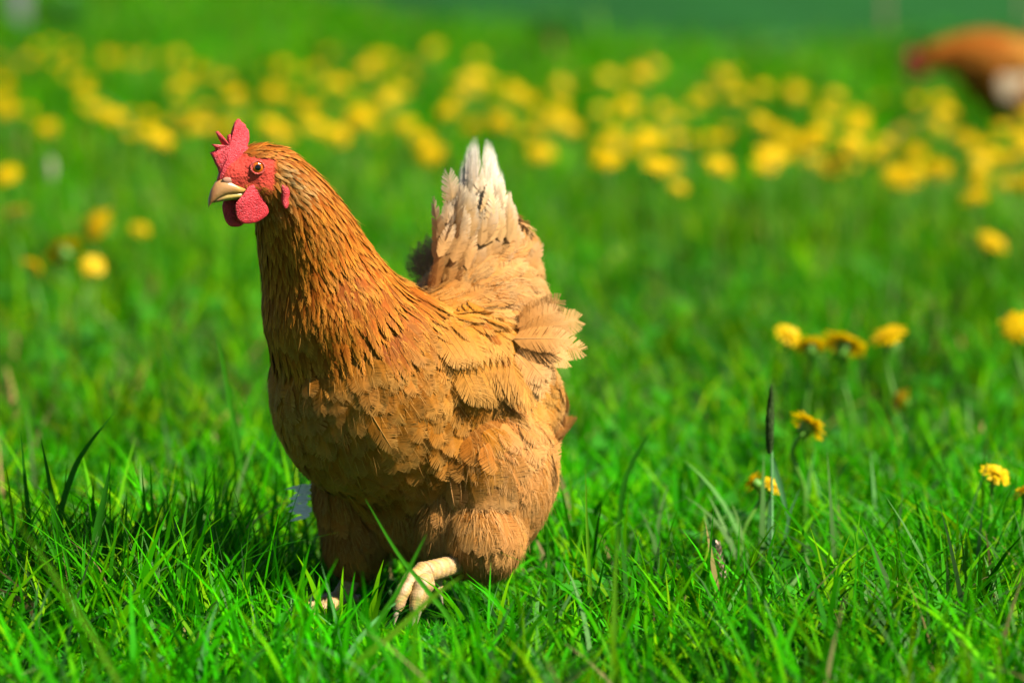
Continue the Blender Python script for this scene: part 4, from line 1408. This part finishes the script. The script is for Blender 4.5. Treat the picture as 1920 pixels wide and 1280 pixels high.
anch = [
    # pos, dir, L, W, spacing, base, tip, kind, lift, fluff
    ((.150, 0, .270), (-.1, 0, -1), .026, .014, .0085, BR, BRT, 'contour', 6, 0.05),
    ((.148, 0, .215), (-.25, 0, -1), .031, .025, .0108, BR, BRT, 'contour', 6, 0.05),
    ((.130, .05, .24), (-.2, .1, -1), .030, .024, .0102, BR, BRT, 'contour', 6, 0.05),
    ((.085, .085, .27), (-.5, .1, -.8), .029, .023, .0098, BR, BRT, 'contour', 6, 0.05),
    ((.06, .092, .22), (-.65, .05, -.8), .032, .027, .0112, BR, BRT, 'contour', 7, 0.05),
    ((.10, .06, .16), (-.5, .0, -.8), .031, .026, .0108, BR, BRT, 'contour', 7, 0.05),
    ((.11, 0, .145), (-.7, 0, -.7), .031, .026, .0112, BR, BRT, 'contour', 7, 0.05),
    ((.055, .085, .165), (-.6, .0, -.8), .033, .028, .0112, BR, BRT, 'contour', 9, 0.05),
    ((.03, .05, .29), (-.9, .2, -.4), .032, .020, .0095, WG, WGT, 'contour', 4, 0.03),
    ((.04, .02, .31), (-1, .1, -.25), .032, .016, .0085, WG, WGT, 'contour', 4, 0.03),
    ((-.02, .097, .25), (-.8, .0, -.6), .037, .030, .0120, WG, WGT, 'contour', 5, 0.03),
    ((.02, .100, .215), (-.75, .0, -.7), .034, .029, .0114, WG, WGT, 'contour', 6, 0.03),
    ((-.07, .095, .22), (-.7, .0, -.75), .036, .022, .0105, WG, WGT, 'contour', 5, 0.03),
    ((-.03, .03, .325), (-1, .1, .05), .036, .022, .010, SD, SDT, 'contour', 6, 0.26),
    ((-.09, .05, .325), (-.7, .4, .1), .040, .024, .0105, SD, SDT, 'contour', 9, 0.26),
    ((-.10, .078, .275), (-.8, .25, -.5), .040, .026, .0105, SD, SDT, 'contour', 8, 0.26),
    ((-.13, .045, .34), (-.25, .0, 1), .046, .022, .0090, SD, SDT, 'contour', 7, 0.26),
    ((-.15, .02, .365), (-.1, -.05, 1), .046, .018, .0085, TL, TLT, 'contour', 5, 0.34),
    ((-.095, .02, .35), (-.25, -.05, 1), .044, .020, .0085, SD, SDT, 'contour', 7, 0.26),
    ((-.155, .05, .29), (-.7, .3, -.5), .036, .030, .0115, SD, SDT, 'contour', 10, 0.26),
    ((-.165, .0, .28), (-.7, 0, -.7), .034, .030, .012, SD, SDT, 'contour', 10, 0.26),
    ((-.14, .05, .215), (-.4, .1, -.9), .030, .026, .0105, SD, SDT, 'contour', 10, 0.26),
    ((-.03, .115, .155), (-.35, .1, -.9), .038, .032, .012, TH, THT, 'contour', 3, .16),
    ((-.055, .105, .115), (-.4, .1, -1), .036, .028, .012, TH, THT, 'contour', 3, .34),
    ((.01, .105, .12), (-.1, .1, -1), .036, .028, .012, TH, THT, 'contour', 3, .30),
    ((.015, .08, .07), (.05, .1, -1), .026, .022, .010, (.36, .145, .03), (.38, .19, .05), 'contour', 3, .6),
    ((-.04, .06, .07), (-.3, .1, -1), .030, .024, .010, TH, THT, 'contour', 3, .6),
    ((.07, .03, .10), (-.5, 0, -.8), .030, .018, .012, (.30, .095, .010), BRT, 'contour', 9, .35),
    ((-.06, .0, .10), (-.7, 0, -.6), .032, .020, .012, TH, THT, 'contour', 9, .5),
]


def tail_fn(lf, r0, snap, sf):
    # tented tail: two fans meeting above the rump
    n = 24
    for i in range(n):
        u = (i // 2) / (n // 2 - 1)
        left = i % 2
        x = (862 + 32 * u) if left else (912 + 32 * u)
        y = (318 - 68 * math.sin(u * 1.5 + .12) if left else 254 + 75 * u ** 1.6) + r0.uniform(-3, 8)
        f = (x - 903) / 90
        tp = hl(x, y, 3.565 + .02 * f + r0.uniform(-.006, .006))
        b, n1 = snap(903 + f * 66, 470 + abs(f) * 30, .001, 3.53)
        nrm = HEN_I.to_3x3() @ Vector((.55 * f + r0.uniform(-.35, .35), -1, .5))
        lf('tail_feather', b, tp, nrm, r0.uniform(.010, .015), r0.uniform(-.25, .25), TL, (.66, .60, .48), i, 'plume', r0.uniform(.92, 1.06))
    # soft wispy plume feathers over the tail's base
    for i in range(260):
        y = r0.uniform(425, 575)
        xl = np.interp(y, [420, 470, 560], [846, 822, 806]); xr = np.interp(y, [420, 470, 560], [944, 970, 1000])
        u = r0.random(); x = xl + (xr - xl) * u
        f = (x - 905) / 90
        k = np.clip((y - 430) / 120, 0, 1)
        dz = 3.508 + .022 * f + r0.uniform(-.012, .010) + .004 * k
        ln = r0.uniform(60, 118)
        a = -f * .20 + r0.gauss(0, .13) * (1 + k)
        tp = hl(x + math.sin(a) * ln, y - math.cos(a) * ln, dz + ln * .00012)
        cb = np.array(SD) * k + np.array(TL) * (1 - k); ct = np.array(SDT) * k + np.array(TLT) * (1 - k)
        mu = r0.uniform(.9, 1.1)
        sf(hl(x, y, dz + .004), tp, HEN_I.to_3x3() @ Vector((.6 * f + r0.gauss(0, .25), -1, .6)), r0.uniform(.010, .020), r0.uniform(-.2, .6), cb * mu, ct * mu, 'contour' if i % 3 else 'hackle')
    # far-side wing edge behind the back, its shade put into darker feather colours
    for i, (x, y) in enumerate(((768, 470), (775, 455), (790, 445), (806, 430))):
        lf('wing_feather', hl(822 + i * 6, 570, 3.585), hl(x, y, 3.60 + .005 * i), HEN_I.to_3x3() @ Vector((-.6, -.8, .1)), .030, .15, (.22, .12, .05), (.20, .13, .08), i)
    # folded flight feathers of the near wing, drooping to the wing tip
    n = 11
    for i in range(n):
        f = i / (n - 1)
        b, n1 = snap(836 + 62 * f, 640 - 62 * f, .001)
        tp, n2 = snap(880 + 108 * f, 752 + 58 * f - 12 * math.sin(f * 3.1), .013, 3.47)
        k_ = r0.uniform(.82, 1.1)
        lf('wing_feather', b, tp, (n1 + n2).normalized(), .026 - .006 * f, None, np.array(WG) * k_, np.array(WGT) * k_, i)
    for i in range(9):      # greater coverts laid over the flight feathers' roots
        f = i / 8
        b, n1 = snap(812 + 62 * f, 615 - 48 * f, .002); tp, n2 = snap(852 + 88 * f, 690 + 4 * f, .012, 3.46)
        k_ = r0.uniform(.9, 1.08)
        lf('wing_feather', b, tp, (n1 + n2).normalized(), .026, None, np.array(WG) * k_, np.array(WGT) * k_, i, 'fine')
    for i in range(4):      # chestnut edge feathers
        b, n1 = snap(895 + 16 * i, 600 + 30 * i, .004); tp, n2 = snap(960 + 7 * i, 725 + 22 * i, .008, 3.48)
        lf('wing_feather', b, tp, (n1 + n2).normalized(), .011, None, (.28, .08, .008), (.40, .17, .035), i)
    # loose hip feathers jutting out behind
    for i in range(16):
        f = (i % 8) / 7
        a = R(-34 + 100 * f + r0.uniform(-9, 9))
        bx, by = 972 - 6 * f + r0.uniform(-14, 12) + 14 * (i > 7), 612 + 62 * f
        L = 112 + r0.uniform(-20, 14) - 30 * abs(f - .4)
        k_ = r0.uniform(.92, 1.1)
        bp, n1 = snap(bx, by, .003, 3.50)
        dpt = (HEN_M @ bp - Vector((0, 0, CAM_H))).dot(CF)
        lf('rump_feather', bp, hl(bx + math.cos(a) * L, by + math.sin(a) * L, dpt + r0.uniform(-.010, .012)), HEN_I.to_3x3() @ Vector((.5 + r0.uniform(-.25, .25), -.75, .45)), r0.uniform(.024, .036), r0.uniform(.15, .5),
           np.array(SD) * k_, np.array(SDT) * k_, i, 'fine')
    # loose, ruffled single feathers
    for (x0, y0, x1, y1, W, cb, ct) in ((690, 765, 735, 838, .022, BR, WGT), (655, 925, 716, 978, .015, BR, WGT),
                                       (846, 895, 866, 965, .018, TH, THT), (585, 705, 592, 745, .020, BR, BRT)):
        (b, n1), (tp, n2) = snap(x0, y0, .002), snap(x1, y1, .010)
        lf('loose_feather', b, tp, (n1 + n2).normalized(), W, None, cb, ct, 1, 'fine')
    for i in range(26):     # pale fluff showing behind the far thigh
        x, y = 578 + r0.uniform(-4, 8), r0.uniform(905, 965)
        a = math.pi + r0.uniform(-.5, .35)
        ln = r0.uniform(22, 48)
        sf(hl(x, y, 3.475), hl(x + math.cos(a) * ln, y + math.sin(a) * ln, 3.478), HEN_I.to_3x3() @ Vector((-.1, -1, .3)), r0.uniform(.0025, .005), .3, np.array((.74, .73, .72)), np.array((.80, .79, .78)), 'hackle')


lt = [hl(x, y, d) for x, y, d in ((905, 1035, 3.445), (862, 1055, 3.415), (796, 1074, 3.375))]
toesL = [[lt[2] + Vector((0, 0, .002)), hl(771, 1088, 3.362), hl(755, 1112, 3.352), hl(744, 1146, 3.347)],
         [lt[2] + Vector((0, 0, -.003)), hl(791, 1098, 3.357), hl(782, 1124, 3.349), hl(777, 1150, 3.345)],
         [lt[2] + Vector((0, 0, -.003)), hl(798, 1096, 3.372), hl(792, 1116, 3.37), hl(786, 1142, 3.368)],
         [lt[2], hl(812, 1088, 3.40), hl(822, 1108, 3.405)]]
rb = Vector((.050, -.044, 0))
rt_ = [rb + Vector((-.045, 0, .075)), rb + Vector((-.028, 0, .045)), rb + Vector((0, 0, .014))]
toesR = [[rt_[2], rb + Vector((.03, .012, .012)), rb + Vector((.06, .022, .007))], [rt_[2], rb + Vector((.035, -.002, .012)), rb + Vector((.07, -.003, .007))],
         [rt_[2], rb + Vector((.03, -.016, .012)), rb + Vector((.055, -.03, .007))], [rt_[2], rb + Vector((-.02, 0, .009)), rb + Vector((-.035, 0, .006))]]
build_hen('ginger hen with red comb walking towards the camera through bright grass', HEN_M, HEAD_MID, R(-22), neck, ells, anch,
          [((lt[0], lt[1]), lt[2], toesL, [.0092, .0088, .0100]), ((rt_[0], rt_[1]), rt_[2], toesR, [.009, .0085, .009])], True, 3, tail_fn)

# ---------------- the second hen, far behind at the right edge
H2 = Matrix.Translation((at_z(1890, 272, 0).x, at_z(1890, 272, 0).y, 0)) @ Matrix.Rotation(R(188), 4, 'Z')
neck2 = [(Vector((.245, 0, .235)), .026), (Vector((.215, 0, .245)), .034), (Vector((.17, 0, .25)), .045), (Vector((.12, 0, .25)), .060), (Vector((.08, 0, .24)), .072)]
anch2 = [a for a in anch]
leg2 = [((Vector((-.02, .05 * s, .09)), Vector((.0, .05 * s, .06))), Vector((.01 + .05 * s, .05 * s, .014)),
         [[Vector((.01 + .05 * s, .05 * s, .014)), Vector((.04 + .05 * s, .05 * s + k * .015, .011)), Vector((.07 + .05 * s, .05 * s + k * .026, .007))] for k in (-1, 0, 1)] +
         [[Vector((.01 + .05 * s, .05 * s, .014)), Vector((-.01 + .05 * s, .05 * s, .009)), Vector((-.025 + .05 * s, .05 * s, .006))]], [.010, .0085, .009]) for s in (1, -1)]


def tail2(lf, r0, snap, sf):
    for i in range(10):
        f = (i - 4.5) / 4.5
        lf('tail_feather', (-.14, .02 * f, .33), (-.20 - .02 * abs(f), .06 * f, .44 - .03 * abs(f)), Vector((-.3, f, .4)), .034, .2, TL, TLT, i)
    for s in (1, -1):
        for i in range(7):
            f = i / 6
            lf('wing_feather', (.02 - .05 * f, s * .10, .25 - .01 * f), (-.10 - .04 * f, s * .098, .19 + .02 * f), Vector((0, s, .2)), .028, .15, WG, WGT, i)
        for i in range(6):
            lf('loose_feather', (.05 - .02 * i, s * .108, .20), (.03 - .022 * i, s * .118, .13), Vector((0, s, .2)), .045, .2, (.40, .30, .18), (.44, .35, .24), i, 'contour')


build_hen('second ginger hen, blurred and cut off at the top right corner', H2, Vector((.265, 0, .225)), R(-30), neck2, ells, anch2, leg2, False, 9, tail2)
